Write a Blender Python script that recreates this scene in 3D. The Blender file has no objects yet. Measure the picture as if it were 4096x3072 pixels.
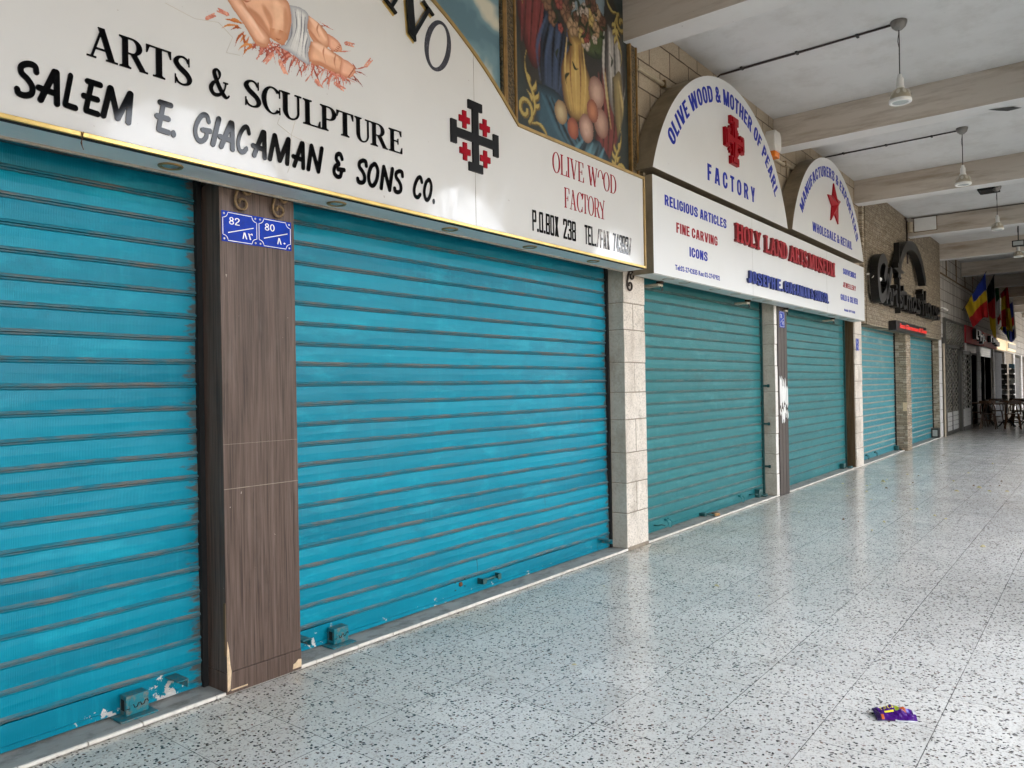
# Shopping arcade with closed roller shutters and painted shop signs
import bpy, bmesh, math, random
import numpy as np
from mathutils import Vector, Matrix
from mathutils.geometry import delaunay_2d_cdt

random.seed(7)
rng = np.random.default_rng(7)
scene = bpy.context.scene
COL = scene.collection
rad = math.radians

# ------------------------------------------------------------------ camera
EYE = 1.5
FPX = 3050.0                      # focal length in pixels of a 4096 px wide frame
RM = np.array([[0.61677797, -0.00748392, 0.7871016],
               [-0.78694268, 0.01636513, 0.61680905],
               [-0.01749717, -0.99983807, 0.00420424]])
cam_d = bpy.data.cameras.new('camera')
cam = bpy.data.objects.new('camera', cam_d)
COL.objects.link(cam)
cam_d.sensor_width = 36.0
cam_d.lens = FPX / 4096.0 * 36.0
cam_d.clip_start = 0.05
cam_d.clip_end = 1000.0
cam.matrix_world = Matrix(((RM[0, 0], -RM[0, 1], -RM[0, 2], 0.0),
                           (RM[1, 0], -RM[1, 1], -RM[1, 2], 0.0),
                           (RM[2, 0], -RM[2, 1], -RM[2, 2], EYE),
                           (0, 0, 0, 1)))
scene.camera = cam

# ------------------------------------------------------------------ light
SUN = Vector((0.30, 0.62, 0.73)).normalized()
world = bpy.data.worlds.new('World')
scene.world = world
world.use_nodes = True
wn = world.node_tree
wbg = wn.nodes['Background']
sky = wn.nodes.new('ShaderNodeTexSky')
sky.sky_type = 'NISHITA'
sky.sun_disc = False
sky.sun_elevation = math.asin(SUN.z)
sky.sun_rotation = math.atan2(SUN.x, SUN.y)
sky.dust_density = 4.0
sky.air_density = 0.8
sky.ozone_density = 0.6
haze_ = wn.nodes.new('ShaderNodeHueSaturation')      # pale hazy sky
haze_.inputs['Saturation'].default_value = 0.25
wn.links.new(sky.outputs[0], haze_.inputs['Color'])
wn.links.new(haze_.outputs[0], wbg.inputs[0])
wbg.inputs[1].default_value = 0.15
sun_d = bpy.data.lights.new('sun', 'SUN')
sun_d.energy = 4.0
sun_d.angle = rad(0.5)
sun_d.color = (1.0, 0.95, 0.87)
sun = bpy.data.objects.new('sun', sun_d)
COL.objects.link(sun)
sun.location = (0, -20, 30)
sun.rotation_euler = (-SUN).to_track_quat('-Z', 'Y').to_euler()
vs = scene.view_settings
vs.view_transform = 'Standard'
vs.look = 'None'
vs.gamma = 1.0
vs.use_curve_mapping = False
vs.exposure = 4.0
cy = scene.cycles
cy.max_bounces = 9
cy.diffuse_bounces = 6
cy.glossy_bounces = 4
cy.caustics_reflective = False
cy.caustics_refractive = False
cy.sample_clamp_indirect = 8.0
cy.use_denoising = True

# ------------------------------------------------------------------ helpers
def pray(px, py):
    return RM @ np.array([px - 2048.0, py - 1536.0, FPX])

def at(px, py, y):
    """point of the plane Y = y (parallel to the shop fronts) seen at a photo pixel: returns x, z"""
    r = pray(px, py)
    t = y / r[1]
    return (r[0] * t, EYE + r[2] * t)

def lin(r, g, b, k=1.0):
    f = lambda c: (c / 12.92 if c <= 0.04045 else ((c + 0.055) / 1.055) ** 2.4)
    return tuple(min(1.0, f(v / 255.0) * k) for v in (r, g, b))

def tag(o, label=None, cat=None, group=None, kind=None):
    if label: o['label'] = label
    if cat: o['category'] = cat
    if group: o['group'] = group
    if kind: o['kind'] = kind
    return o

def empty(name, loc, label, cat, group=None):
    o = bpy.data.objects.new(name, None)
    o.empty_display_size = 0.1
    o.location = loc
    COL.objects.link(o)
    return tag(o, label, cat, group)

def wloc(o):
    p = Vector((0, 0, 0))
    while o is not None:
        p = p + o.location; o = o.parent
    return p

class MB:
    def __init__(s):
        s.v, s.f, s.m = [], [], []
    def add(s, vs_, fs, mi=0):
        b = len(s.v)
        s.v += [tuple(p) for p in vs_]
        for f in fs:
            s.f.append(tuple(b + i for i in f)); s.m.append(mi)
    def box(s, x0, x1, y0, y1, z0, z1, mi=0):
        p = [(x0, y0, z0), (x1, y0, z0), (x1, y1, z0), (x0, y1, z0), (x0, y0, z1), (x1, y0, z1), (x1, y1, z1), (x0, y1, z1)]
        s.add(p, [(0, 3, 2, 1), (4, 5, 6, 7), (0, 1, 5, 4), (1, 2, 6, 5), (2, 3, 7, 6), (3, 0, 4, 7)], mi)
        return s
    def obox(s, c, ax, ay, az, mi=0):
        c = Vector(c); ax, ay, az = Vector(ax), Vector(ay), Vector(az)
        p = [c + sx * ax + sy * ay + sz * az for sz in (-1, 1) for sx, sy in ((-1, -1), (1, -1), (1, 1), (-1, 1))]
        s.add(p, [(0, 3, 2, 1), (4, 5, 6, 7), (0, 1, 5, 4), (1, 2, 6, 5), (2, 3, 7, 6), (3, 0, 4, 7)], mi)
        return s
    def bar(s, a, b, w, h, mi=0, up=(0, 0, 1)):
        a, b = Vector(a), Vector(b); d = (b - a).normalized(); up = Vector(up)
        if abs(d.dot(up)) > 0.99: up = Vector((0, 1, 0))
        u = d.cross(up).normalized(); w_ = u.cross(d).normalized()
        return s.obox((a + b) / 2, (b - a) / 2, u * w / 2, w_ * h / 2, mi)
    def prism(s, poly, y0, y1, mi=0, mside=None):
        """(x, z) polygon, counter-clockwise seen from -Y, extruded from y0 (front) to y1"""
        n = len(poly)
        s.add([(x, y0, z) for x, z in poly] + [(x, y1, z) for x, z in poly],
              [tuple(range(n)), tuple(range(2 * n - 1, n - 1, -1))], mi)
        b = len(s.v) - 2 * n
        for i in range(n):
            j = (i + 1) % n
            s.f.append((b + i, b + n + i, b + n + j, b + j)); s.m.append(mi if mside is None else mside)
        return s
    def tube(s, pts, r, n=8, mi=0, cap=True):
        pts = [Vector(p) for p in pts]
        rs = r if isinstance(r, (list, tuple)) else [r] * len(pts)
        b = len(s.v); k = len(pts); prev = None
        for i, p in enumerate(pts):
            d = (pts[min(i + 1, k - 1)] - pts[max(i - 1, 0)]).normalized()
            if prev is None:
                u = d.cross(Vector((0, 0, 1)) if abs(d.z) < 0.9 else Vector((0, 1, 0))).normalized()
            else:
                u = (prev - d * prev.dot(d)).normalized()
            prev = u; w = d.cross(u)
            for a in range(n):
                t = 2 * math.pi * a / n
                s.v.append(tuple(p + (u * math.cos(t) + w * math.sin(t)) * rs[i]))
        for i in range(k - 1):
            for a in range(n):
                c = (a + 1) % n
                s.f.append((b + i * n + a, b + i * n + c, b + (i + 1) * n + c, b + (i + 1) * n + a)); s.m.append(mi)
        if cap:
            s.f.append(tuple(b + a for a in reversed(range(n)))); s.m.append(mi)
            s.f.append(tuple(b + (k - 1) * n + a for a in range(n))); s.m.append(mi)
        return s
    def lathe(s, prof, c=(0, 0, 0), n=24, mi=0, axis='z'):
        b = len(s.v)
        for r, h in prof:
            for a in range(n):
                t = 2 * math.pi * a / n
                p = (r * math.cos(t), r * math.sin(t), h)
                if axis == 'y': p = (p[0], h, p[1])
                s.v.append((c[0] + p[0], c[1] + p[1], c[2] + p[2]))
        for i in range(len(prof) - 1):
            for a in range(n):
                d = (a + 1) % n
                q = (b + i * n + a, b + i * n + d, b + (i + 1) * n + d, b + (i + 1) * n + a)
                s.f.append(q if axis == 'z' else q[::-1]); s.m.append(mi)
        return s
    def build(s, name, mats, parent=None, smooth=False, bevel=0.0, loc=None, flip=False):
        me = bpy.data.meshes.new(name)
        off = Vector(loc) if loc is not None else Vector((0, 0, 0))
        me.from_pydata([tuple(Vector(p) - off) for p in s.v], [], s.f)
        if not isinstance(mats, (list, tuple)): mats = [mats]
        for m in mats: me.materials.append(m)
        if len(mats) > 1:
            me.polygons.foreach_set('material_index', s.m)
        bm = bmesh.new(); bm.from_mesh(me)
        bmesh.ops.recalc_face_normals(bm, faces=bm.faces)
        bm.to_mesh(me); bm.free()
        if smooth: me.shade_smooth()
        me.update()
        o = bpy.data.objects.new(name, me)
        COL.objects.link(o)
        if loc is not None: o.location = off
        if parent is not None:
            o.parent = parent
            o.location = off - wloc(parent)                  # geometry is given in world coordinates
        if bevel:
            md = o.modifiers.new('bevel', 'BEVEL'); md.width = bevel; md.segments = 2; md.limit_method = 'ANGLE'
        return o

def copy_tree(o, parent=None):
    c = o.copy(); COL.objects.link(c)
    if parent is not None: c.parent = parent
    for ch in list(o.children): copy_tree(ch, c)
    return c

# ------------------------------------------------------------------ node helpers
class NT:
    def __init__(s, name):
        s.mat = bpy.data.materials.new(name); s.mat.use_nodes = True
        s.t = s.mat.node_tree; s.b = s.t.nodes['Principled BSDF']
        s._co = None
    def n(s, typ, ins=None, out=0, **props):
        nd = s.t.nodes.new('ShaderNode' + typ)
        for k, v in props.items(): setattr(nd, k, v)
        for k, v in (ins or {}).items():
            sk = nd.inputs[k]
            if isinstance(v, bpy.types.NodeSocket): s.t.links.new(v, sk)
            else: sk.default_value = v
        return nd.outputs[out]
    def co(s):
        if s._co is None: s._co = s.n('TexCoord', out='Object')
        return s._co
    def sep(s, v):
        nd = s.t.nodes.new('ShaderNodeSeparateXYZ'); s.t.links.new(v, nd.inputs[0]); return nd.outputs
    def comb(s, x=0.0, y=0.0, z=0.0): return s.n('CombineXYZ', {0: x, 1: y, 2: z})
    def mp(s, v, scale=(1, 1, 1), loc=(0, 0, 0), rot=(0, 0, 0)):
        return s.n('Mapping', {'Vector': v, 'Location': loc, 'Rotation': rot, 'Scale': scale})
    def math(s, op, a, b=0.0, c=None, clamp=False):
        ins = {0: a, 1: b}
        if c is not None: ins[2] = c
        return s.n('Math', ins, operation=op, use_clamp=clamp)
    def vmath(s, op, a, b): return s.n('VectorMath', {0: a, 1: b}, operation=op)
    def noise(s, v, scale, detail=3.0, rough=0.55, dist=0.0, out=0, dim='3D'):
        return s.n('TexNoise', {'Vector': v, 'Scale': scale, 'Detail': detail, 'Roughness': rough, 'Distortion': dist}, out=out, noise_dimensions=dim)
    def ramp(s, f, stops, interp='LINEAR'):
        nd = s.t.nodes.new('ShaderNodeValToRGB'); s.t.links.new(f, nd.inputs[0])
        cr = nd.color_ramp; cr.interpolation = interp
        while len(cr.elements) < len(stops): cr.elements.new(0.5)
        for e, (p, c) in zip(cr.elements, stops):
            e.position = p
            e.color = (c, c, c, 1) if isinstance(c, (int, float)) else (*c[:3], 1)
        return nd.outputs[0]
    def mix(s, f, a, b, blend='MIX'):
        nd = s.t.nodes.new('ShaderNodeMix'); nd.data_type = 'RGBA'; nd.blend_type = blend
        for k, v in ((0, f), (6, a), (7, b)):
            if isinstance(v, bpy.types.NodeSocket): s.t.links.new(v, nd.inputs[k])
            else: nd.inputs[k].default_value = v if k == 0 else ((v, v, v, 1) if isinstance(v, (int, float)) else (*v[:3], 1))
        return nd.outputs[2]
    def bump(s, h, strength=0.3, dist=0.01, nrm=None):
        ins = {'Height': h, 'Strength': strength, 'Distance': dist}
        if nrm is not None: ins['Normal'] = nrm
        return s.n('Bump', ins)
    def set(s, **kw):
        for k, v in kw.items():
            sk = s.b.inputs[{'color': 'Base Color', 'rough': 'Roughness', 'metal': 'Metallic', 'normal': 'Normal', 'spec': 'Specular IOR Level',
                             'coat': 'Coat Weight', 'coatr': 'Coat Roughness', 'emis': 'Emission Color', 'emis_s': 'Emission Strength'}[k]]
            if isinstance(v, bpy.types.NodeSocket): s.t.links.new(v, sk)
            elif isinstance(v, (tuple, list)): sk.default_value = (*v[:3], 1)
            else: sk.default_value = v
        return s.mat

def simple(name, color, rough=0.5, metal=0.0, var=0.12, scale=6.0, bump=0.0, bscale=60.0, spec=0.5):
    n = NT(name)
    d = tuple(c * (1 - var) for c in color); l = tuple(min(1, c * (1 + var)) for c in color)
    f = n.noise(n.co(), scale, 5.0, 0.6)
    n.set(color=n.mix(n.ramp(f, [(0.3, 0.0), (0.7, 1.0)]), d, l), rough=rough, metal=metal, spec=spec)
    if bump: n.set(normal=n.bump(n.noise(n.co(), bscale, 4.0, 0.6), bump, 0.01))
    return n.mat
# ------------------------------------------------------------------ materials
M = {}
def m_terrazzo():
    n = NT('terrazzo'); P = n.co(); X = n.sep(P)
    wv = n.vmath('MULTIPLY', n.vmath('SUBTRACT', n.noise(P, 55.0, 2.0, out=1), (0.5, 0.5, 0.5)), (0.022, 0.022, 0.0))
    W = n.vmath('ADD', P, wv)
    def chips(scale, frac, lo, hi, off):
        v = n.t.nodes.new('ShaderNodeTexVoronoi'); v.voronoi_dimensions = '2D'; v.feature = 'F1'
        n.t.links.new(n.mp(W, (1, 1, 1), (off, off * 2, 0), (0, 0, off)), v.inputs['Vector'])
        v.inputs['Scale'].default_value = scale
        c = n.sep(v.outputs['Color'])
        thr = n.math('MULTIPLY_ADD', c[1], hi - lo, lo)
        inside = n.math('LESS_THAN', v.outputs['Distance'], thr)
        return n.math('MULTIPLY', inside, n.math('LESS_THAN', c[0], frac)), c[2]
    big = n.noise(P, 0.7, 4.0)
    base = n.mix(n.ramp(big, [(0.35, 0.0), (0.65, 1.0)]), (0.74, 0.72, 0.675), (0.84, 0.825, 0.79))
    ti = n.math('FLOOR', n.math('DIVIDE', n.math('SUBTRACT', X[0], 2.077), 0.4025))
    tj = n.math('FLOOR', n.math('DIVIDE', n.math('SUBTRACT', X[1], 0.615), 0.4045))
    wn_ = n.n('TexWhiteNoise', {'Vector': n.comb(ti, tj, 0.0)}, out='Value')
    base = n.mix(n.math('MULTIPLY', wn_, 0.7), base, (0.66, 0.655, 0.63))
    m3, _ = chips(120.0, 0.5, 0.2, 0.45, 0.7)
    col = n.mix(n.math('MULTIPLY', m3, 0.45), base, (0.52, 0.51, 0.48))
    m2, r2 = chips(84.0, 0.48, 0.2, 0.48, 1.3)
    col = n.mix(n.math('MULTIPLY', m2, 0.75), col, n.mix(r2, (0.36, 0.35, 0.34), (0.52, 0.46, 0.40)))
    m1, r1 = chips(60.0, 0.33, 0.18, 0.45, 0.2)
    col = n.mix(m1, col, n.ramp(r1, [(0.0, (0.018, 0.018, 0.02)), (0.6, (0.05, 0.05, 0.052)), (0.85, (0.14, 0.12, 0.10)), (1.0, (0.2, 0.11, 0.08))]))
    # grout lines
    fx = n.math('FRACT', n.math('DIVIDE', n.math('SUBTRACT', X[0], 2.077 - 0.0022), 0.4025))
    fy = n.math('FRACT', n.math('DIVIDE', n.math('SUBTRACT', X[1], 0.615 - 0.0022), 0.4045))
    g = n.math('MAXIMUM', n.math('MULTIPLY', n.math('LESS_THAN', fx, 0.0095), 0.85), n.math('LESS_THAN', fy, 0.0095))
    gv = n.ramp(n.noise(P, 1.6, 3.0), [(0.3, 0.35), (0.62, 1.0)])
    col = n.mix(n.math('MULTIPLY', g, gv), col, (0.06, 0.057, 0.055))
    yel = n.n('MapRange', {'Value': X[1], 'From Min': 2.2, 'From Max': 3.4, 'To Min': 0.0, 'To Max': 1.0})
    yel = n.math('MULTIPLY', yel, n.ramp(n.noise(P, 1.5, 5.0), [(0.3, 0.1), (0.7, 0.75)]))
    col = n.mix(yel, col, n.mix(1.0, col, (0.86, 0.80, 0.68), 'MULTIPLY'))
    # dirt along the threshold and scattered scuffs
    near = n.n('MapRange', {'Value': X[1], 'From Min': 3.15, 'From Max': 3.47, 'To Min': 0.0, 'To Max': 0.6})
    dn = n.math('MULTIPLY', near, n.ramp(n.noise(P, 7.0, 5.0), [(0.4, 0.0), (0.7, 1.0)]))
    sc = n.ramp(n.noise(n.mp(P, (1, 2.2, 1)), 2.3, 6.0, 0.65), [(0.55, 0.0), (0.78, 0.28)])
    col = n.mix(n.math('MAXIMUM', dn, sc), col, (0.20, 0.18, 0.155))
    rough = n.n('MapRange', {'Value': n.noise(P, 3.0, 5.0, 0.6), 'From Min': 0.3, 'From Max': 0.7, 'To Min': 0.12, 'To Max': 0.27})
    return n.set(color=col, rough=rough, spec=0.36)
M['terrazzo'] = m_terrazzo()

def m_shutter(name, c0, c1, dustc, dust=0.3, chips=0.0, rough=0.34, edges=()):
    n = NT(name); P = n.co(); X = n.sep(P)
    slat = n.n('TexWhiteNoise', {'W': n.math('FLOOR', n.math('DIVIDE', n.math('SUBTRACT', X[2], 0.14), 0.1155))}, out='Value', noise_dimensions='1D')
    f = n.noise(n.mp(P, (0.7, 1, 2.0)), 1.3, 5.0, 0.6)
    col = n.mix(n.math('ADD', n.math('MULTIPLY', slat, 0.45), n.math('MULTIPLY', n.ramp(f, [(0.3, 0.0), (0.7, 1.0)]), 0.55)), c0, c1)
    st = n.ramp(n.noise(n.mp(P, (26, 1, 2.2)), 1.0, 6.0, 0.7), [(0.52, 0.0), (0.8, 1.0)])
    cl = n.ramp(n.noise(P, 0.9, 3.0), [(0.4, 0.15), (0.7, 1.0)])
    col = n.mix(n.math('MULTIPLY', n.math('MULTIPLY', st, cl), dust), col, dustc)
    sp = n.ramp(n.noise(P, 38.0, 3.0, 0.7), [(0.715, 0.0), (0.735, 1.0)])
    col = n.mix(n.math('MULTIPLY', sp, 0.55), col, (0.05, 0.09, 0.09))
    if chips:
        low = n.n('MapRange', {'Value': X[2], 'From Min': 0.02, 'From Max': 0.17, 'To Min': 1.0, 'To Max': 0.0})
        cx_ = None
        for x_ in (1.58, 1.84, 2.79):
            q = n.n('MapRange', {'Value': n.math('ABSOLUTE', n.math('SUBTRACT', X[0], x_)), 'From Min': 0.02, 'From Max': 0.16, 'To Min': 0.10, 'To Max': 0.0})
            cx_ = q if cx_ is None else n.math('MAXIMUM', cx_, q)
        cm = n.math('GREATER_THAN', n.math('ADD', n.math('ADD', n.noise(P, 13.0, 6.0, 0.68), n.math('MULTIPLY', low, 0.10)), cx_), 0.735 - 0.012 * chips)
        cm = n.math('MULTIPLY', cm, n.math('GREATER_THAN', low, 0.05))
        col = n.mix(cm, col, n.mix(n.noise(P, 40.0), (0.38, 0.37, 0.36), (0.68, 0.66, 0.62)))
    # worn pale patches, dark hand grime and long scratches
    pa = n.ramp(n.noise(n.mp(P, (1.1, 1, 3.2), (3.7, 0, 1.1)), 1.6, 7.0, 0.72), [(0.54, 0.0), (0.70, 0.7)])
    col = n.mix(n.math('MULTIPLY', pa, min(1.0, dust * 2)), col, dustc)
    gr = n.ramp(n.noise(n.mp(P, (0.9, 1, 1.6), (8.1, 0, 4.3)), 2.0, 7.0, 0.7), [(0.60, 0.0), (0.78, 0.55)])
    col = n.mix(gr, col, tuple(c * 0.45 for c in c0))
    scr = n.ramp(n.noise(n.mp(P, (60, 1, 5), (0, 0, 0), (0, 0.9, 0)), 0.35, 2.0, 0.5), [(0.735, 0.0), (0.75, 0.6)])
    col = n.mix(n.math('MULTIPLY', scr, n.math('LESS_THAN', X[2], 1.0)), col, (0.03, 0.05, 0.05))
    if edges:
        e = None
        for x_, w_ in edges:
            q = n.n('MapRange', {'Value': n.math('ABSOLUTE', n.math('SUBTRACT', X[0], x_)), 'From Min': 0.0, 'From Max': w_, 'To Min': 0.34, 'To Max': 0.0})
            e = q if e is None else n.math('MAXIMUM', e, q)
        em = n.ramp(n.math('ADD', e, n.noise(n.mp(P, (2.5, 1, 9)), 2.2, 5.0, 0.7)), [(0.74, 0.0), (0.84, 0.85)])
        col = n.mix(em, col, n.mix(n.noise(P, 30.0), (0.03, 0.022, 0.015), (0.17, 0.12, 0.08)))
    rib = n.math('SINE', n.math('MULTIPLY', X[0], 2 * math.pi / 0.0065))
    wob = n.noise(n.mp(P, (1.6, 1, 7)), 1.5, 2.0)
    h = n.math('ADD', n.math('MULTIPLY', rib, 0.035), wob)
    return n.set(color=col, rough=n.n('MapRange', {'Value': f, 'To Min': rough - 0.08, 'To Max': rough + 0.14}), normal=n.bump(h, 0.4, 0.02), spec=0.2)
M['sh_cyan'] = m_shutter('shutter_cyan_paint', (0.0, 0.150, 0.225), (0.0, 0.265, 0.375), (0.012, 0.37, 0.48), 0.40, 1.6, edges=((2.045, 0.14), (2.55, 0.10), (6.02, 0.12)))
M['sh_teal'] = m_shutter('shutter_teal_paint', (0.012, 0.135, 0.150), (0.024, 0.185, 0.20), (0.08, 0.29, 0.30), 0.35, edges=((9.955, 0.06), (13.96, 0.06)))
M['sh_blue'] = m_shutter('shutter_faded_blue_paint', (0.022, 0.18, 0.225), (0.055, 0.255, 0.29), (0.24, 0.36, 0.35), 0.7, edges=((17.89, 0.15), (22.28, 0.15)))

def m_ledge(name, paint, dirt, a, b):
    n = NT(name); P = n.co()
    f = n.ramp(n.noise(n.mp(P, (2.2, 1, 9)), 2.6, 6.0, 0.7), [(a, 0.0), (b, 1.0)])
    rust = n.ramp(n.noise(n.mp(P, (5, 1, 9)), 3.0, 5.0, 0.7), [(0.62, 0.0), (0.70, 1.0)])
    d = n.mix(n.noise(P, 17.0, 4.0), tuple(c * 0.7 for c in dirt), tuple(c * 1.2 for c in dirt))
    c = n.mix(f, paint, d)
    return n.set(color=n.mix(n.math('MULTIPLY', rust, 0.5), c, (0.10, 0.055, 0.03)), rough=0.75)
M['ledge_cyan'] = m_ledge('shutter_ledge_dust', (0.002, 0.16, 0.22), (0.175, 0.165, 0.145), 0.40, 0.64)
M['ledge_teal'] = m_ledge('shutter_ledge_dust_teal', (0.02, 0.12, 0.13), (0.13, 0.18, 0.17), 0.35, 0.65)
M['ledge_blue'] = m_ledge('shutter_ledge_dust_pale', (0.08, 0.25, 0.3), (0.36, 0.33, 0.28), 0.25, 0.5)
M['strip_cyan'] = m_ledge('shutter_joint_strip', (0.004, 0.13, 0.18), (0.11, 0.115, 0.105), 0.44, 0.66)

def m_sign(name, c, rough=0.06, smear=0.5):
    n = NT(name); P = n.co()
    f = n.noise(n.mp(P, (1, 1, 1)), 1.1, 5.0, 0.6)
    col = n.mix(n.ramp(f, [(0.35, 0.0), (0.7, 1.0)]), tuple(v * 0.95 for v in c), c)
    sp = n.ramp(n.noise(P, 26.0, 2.0, 0.6), [(0.765, 0.0), (0.785, 1.0)])
    col = n.mix(n.math('MULTIPLY', sp, 0.5), col, (0.25, 0.19, 0.14))
    drip = n.ramp(n.noise(n.mp(P, (9, 1, 0.6)), 1.2, 6.0, 0.7), [(0.62, 0.0), (0.82, 0.30)])
    col = n.mix(drip, col, (0.50, 0.46, 0.40))
    sm = n.ramp(n.noise(n.mp(P, (2.2, 1, 1.2)), 1.7, 5.0, 0.6, 1.6), [(0.42, 0.0), (0.66, 1.0)])
    r = n.math('MULTIPLY_ADD', sm, 0.16 * smear, rough)
    return n.set(color=col, rough=r, spec=0.5, normal=n.bump(n.noise(P, 1.4, 2.0), 0.05, 0.05))
M['sign_white'] = m_sign('cream_acrylic_panel', (0.60, 0.59, 0.57), 0.05, 1.0)
M['sign_white2'] = m_sign('white_acrylic_panel', (0.66, 0.665, 0.66), 0.3, 0.15)

M['gold'] = simple('brass_trim', (0.72, 0.50, 0.17), 0.30, 0.75, 0.15, 9.0, 0.05)
M['gold_dull'] = simple('tarnished_brass_trim', (0.36, 0.24, 0.09), 0.45, 0.5, 0.2, 9.0, 0.05)
M['black_letter'] = simple('glossy_black_acrylic', (0.002, 0.002, 0.0025), 0.06, 0.0, 0.3, 14.0, spec=0.35)
M['black_flat'] = simple('black_vinyl', (0.004, 0.004, 0.005), 0.45, 0.0, 0.3, 14.0, spec=0.2)
M['marker'] = (lambda n: n.set(color=n.ramp(n.noise(n.mp(n.co(), (3, 1, 1.2), (0, 0, 0), (0, 0.6, 0)), 30.0, 5.0, 0.8, 1.0), [(0.40, (0.012, 0.012, 0.018)), (0.60, (0.03, 0.03, 0.045)), (0.72, (0.35, 0.34, 0.36))]), rough=0.6))(NT('black_marker_scribble'))
M['red_letter'] = simple('dark_red_vinyl', (0.27, 0.001, 0.010), 0.4, 0.0, 0.1, spec=0.1)
M['red_raised'] = simple('red_raised_letter_paint', (0.29, 0.003, 0.010), 0.4, 0.0, 0.12, spec=0.15)
M['blue_letter'] = simple('blue_vinyl', (0.003, 0.018, 0.31), 0.4, 0.0, 0.12, spec=0.1)
M['blue_raised'] = simple('blue_raised_letter_paint', (0.004, 0.024, 0.22), 0.4, 0.0, 0.15, spec=0.15)
M['red_edge'] = simple('dark_red_letter_edge', (0.16, 0.012, 0.014), 0.5, 0.0, 0.25, 20.0)
M['blue_edge'] = simple('dark_blue_letter_edge', (0.012, 0.022, 0.10), 0.5, 0.0, 0.25, 20.0)
M['worn_letter'] = (lambda n: n.set(color=n.mix(n.ramp(n.noise(n.mp(n.co(), (9, 1, 2)), 5.0, 6.0, 0.75), [(0.46, 0.0), (0.56, 1.0)]), (0.014, 0.014, 0.016), (0.5, 0.46, 0.44)), rough=0.4))(NT('peeling_black_paint'))
M['tan_metal'] = (lambda n: n.set(color=n.mix(n.ramp(n.noise(n.mp(n.co(), (2, 1, 0.7)), 3.0, 6.0, 0.65), [(0.3, 0.0), (0.7, 1.0)]), (0.15, 0.115, 0.07), (0.29, 0.235, 0.16)), rough=0.55, metal=0.1))(NT('stained_tan_metal'))
M['soffit'] = simple('grey_white_soffit_board', (0.62, 0.64, 0.62), 0.4, 0.0, 0.08, 3.0, 0.03)
M['alu'] = simple('aged_aluminium', (0.5, 0.49, 0.46), 0.4, 0.7, 0.12, 9.0)

def m_plaster(name, a, b, stain, amt, rough=0.85, streak=(1, 1, 1)):
    n = NT(name); P = n.co()
    f = n.noise(n.mp(P, streak), 0.8, 6.0, 0.6)
    col = n.mix(n.ramp(f, [(0.3, 0.0), (0.7, 1.0)]), a, b)
    s = n.ramp(n.noise(n.mp(P, streak), 2.4, 8.0, 0.68), [(0.48, 0.0), (0.75, amt)])
    col = n.mix(s, col, stain)
    sp = n.ramp(n.noise(P, 24.0, 2.0), [(0.765, 0.0), (0.78, 0.6)])
    col = n.mix(sp, col, (0.2, 0.19, 0.18))
    h = n.math('ADD', n.noise(P, 5.0, 4.0), n.math('MULTIPLY', n.noise(P, 60.0, 3.0), 0.25))
    return n.set(color=col, rough=rough, normal=n.bump(h, 0.18, 0.02), spec=0.25)
M['ceiling'] = m_plaster('white_ceiling_paint', (0.67, 0.66, 0.645), (0.76, 0.755, 0.745), (0.50, 0.48, 0.44), 0.55)
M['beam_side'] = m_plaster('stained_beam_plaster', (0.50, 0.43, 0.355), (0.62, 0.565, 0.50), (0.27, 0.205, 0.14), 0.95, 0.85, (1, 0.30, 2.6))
M['beam_under'] = m_plaster('beam_soffit_paint', (0.72, 0.70, 0.68), (0.79, 0.775, 0.76), (0.60, 0.56, 0.52), 0.25)

def m_stone(name, a, b, rough=0.8, pits=0.5, bscale=95.0, stain=(0.22, 0.17, 0.11), samt=0.5):
    n = NT(name); P = n.co()
    f = n.noise(P, 2.2, 6.0, 0.65)
    col = n.mix(n.ramp(f, [(0.3, 0.0), (0.7, 1.0)]), a, b)
    t = n.noise(P, bscale, 3.0, 0.65)
    col = n.mix(n.ramp(t, [(0.30, pits), (0.52, 0.0)]), col, tuple(c * 0.45 for c in a))
    s = n.ramp(n.noise(n.mp(P, (1.3, 1.3, 0.6)), 3.5, 7.0, 0.7), [(0.52, 0.0), (0.76, samt)])
    col = n.mix(s, col, stain)
    h = n.math('ADD', n.math('MULTIPLY', t, 0.6), n.math('MULTIPLY', n.noise(P, 14.0, 5.0), 1.0))
    return n.set(color=col, rough=rough, normal=n.bump(h, 0.6, 0.012), spec=0.3)
M['limestone'] = m_stone('tooled_limestone', (0.60, 0.53, 0.455), (0.74, 0.68, 0.60), pits=0.75, bscale=70.0, samt=0.6)
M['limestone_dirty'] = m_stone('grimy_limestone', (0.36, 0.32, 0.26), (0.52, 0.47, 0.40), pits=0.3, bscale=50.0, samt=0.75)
M['limestone_white'] = m_stone('white_limestone', (0.70, 0.67, 0.64), (0.80, 0.775, 0.745), pits=0.2, bscale=40.0, samt=0.2)
M['mortar'] = simple('grey_mortar', (0.26, 0.22, 0.17), 0.9, 0.0, 0.25, 20.0, 0.2)
M['edge_white'] = m_stone('white_plaster_edge', (0.70, 0.66, 0.62), (0.80, 0.77, 0.73), pits=0.35, bscale=30.0, samt=0.15)

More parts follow.
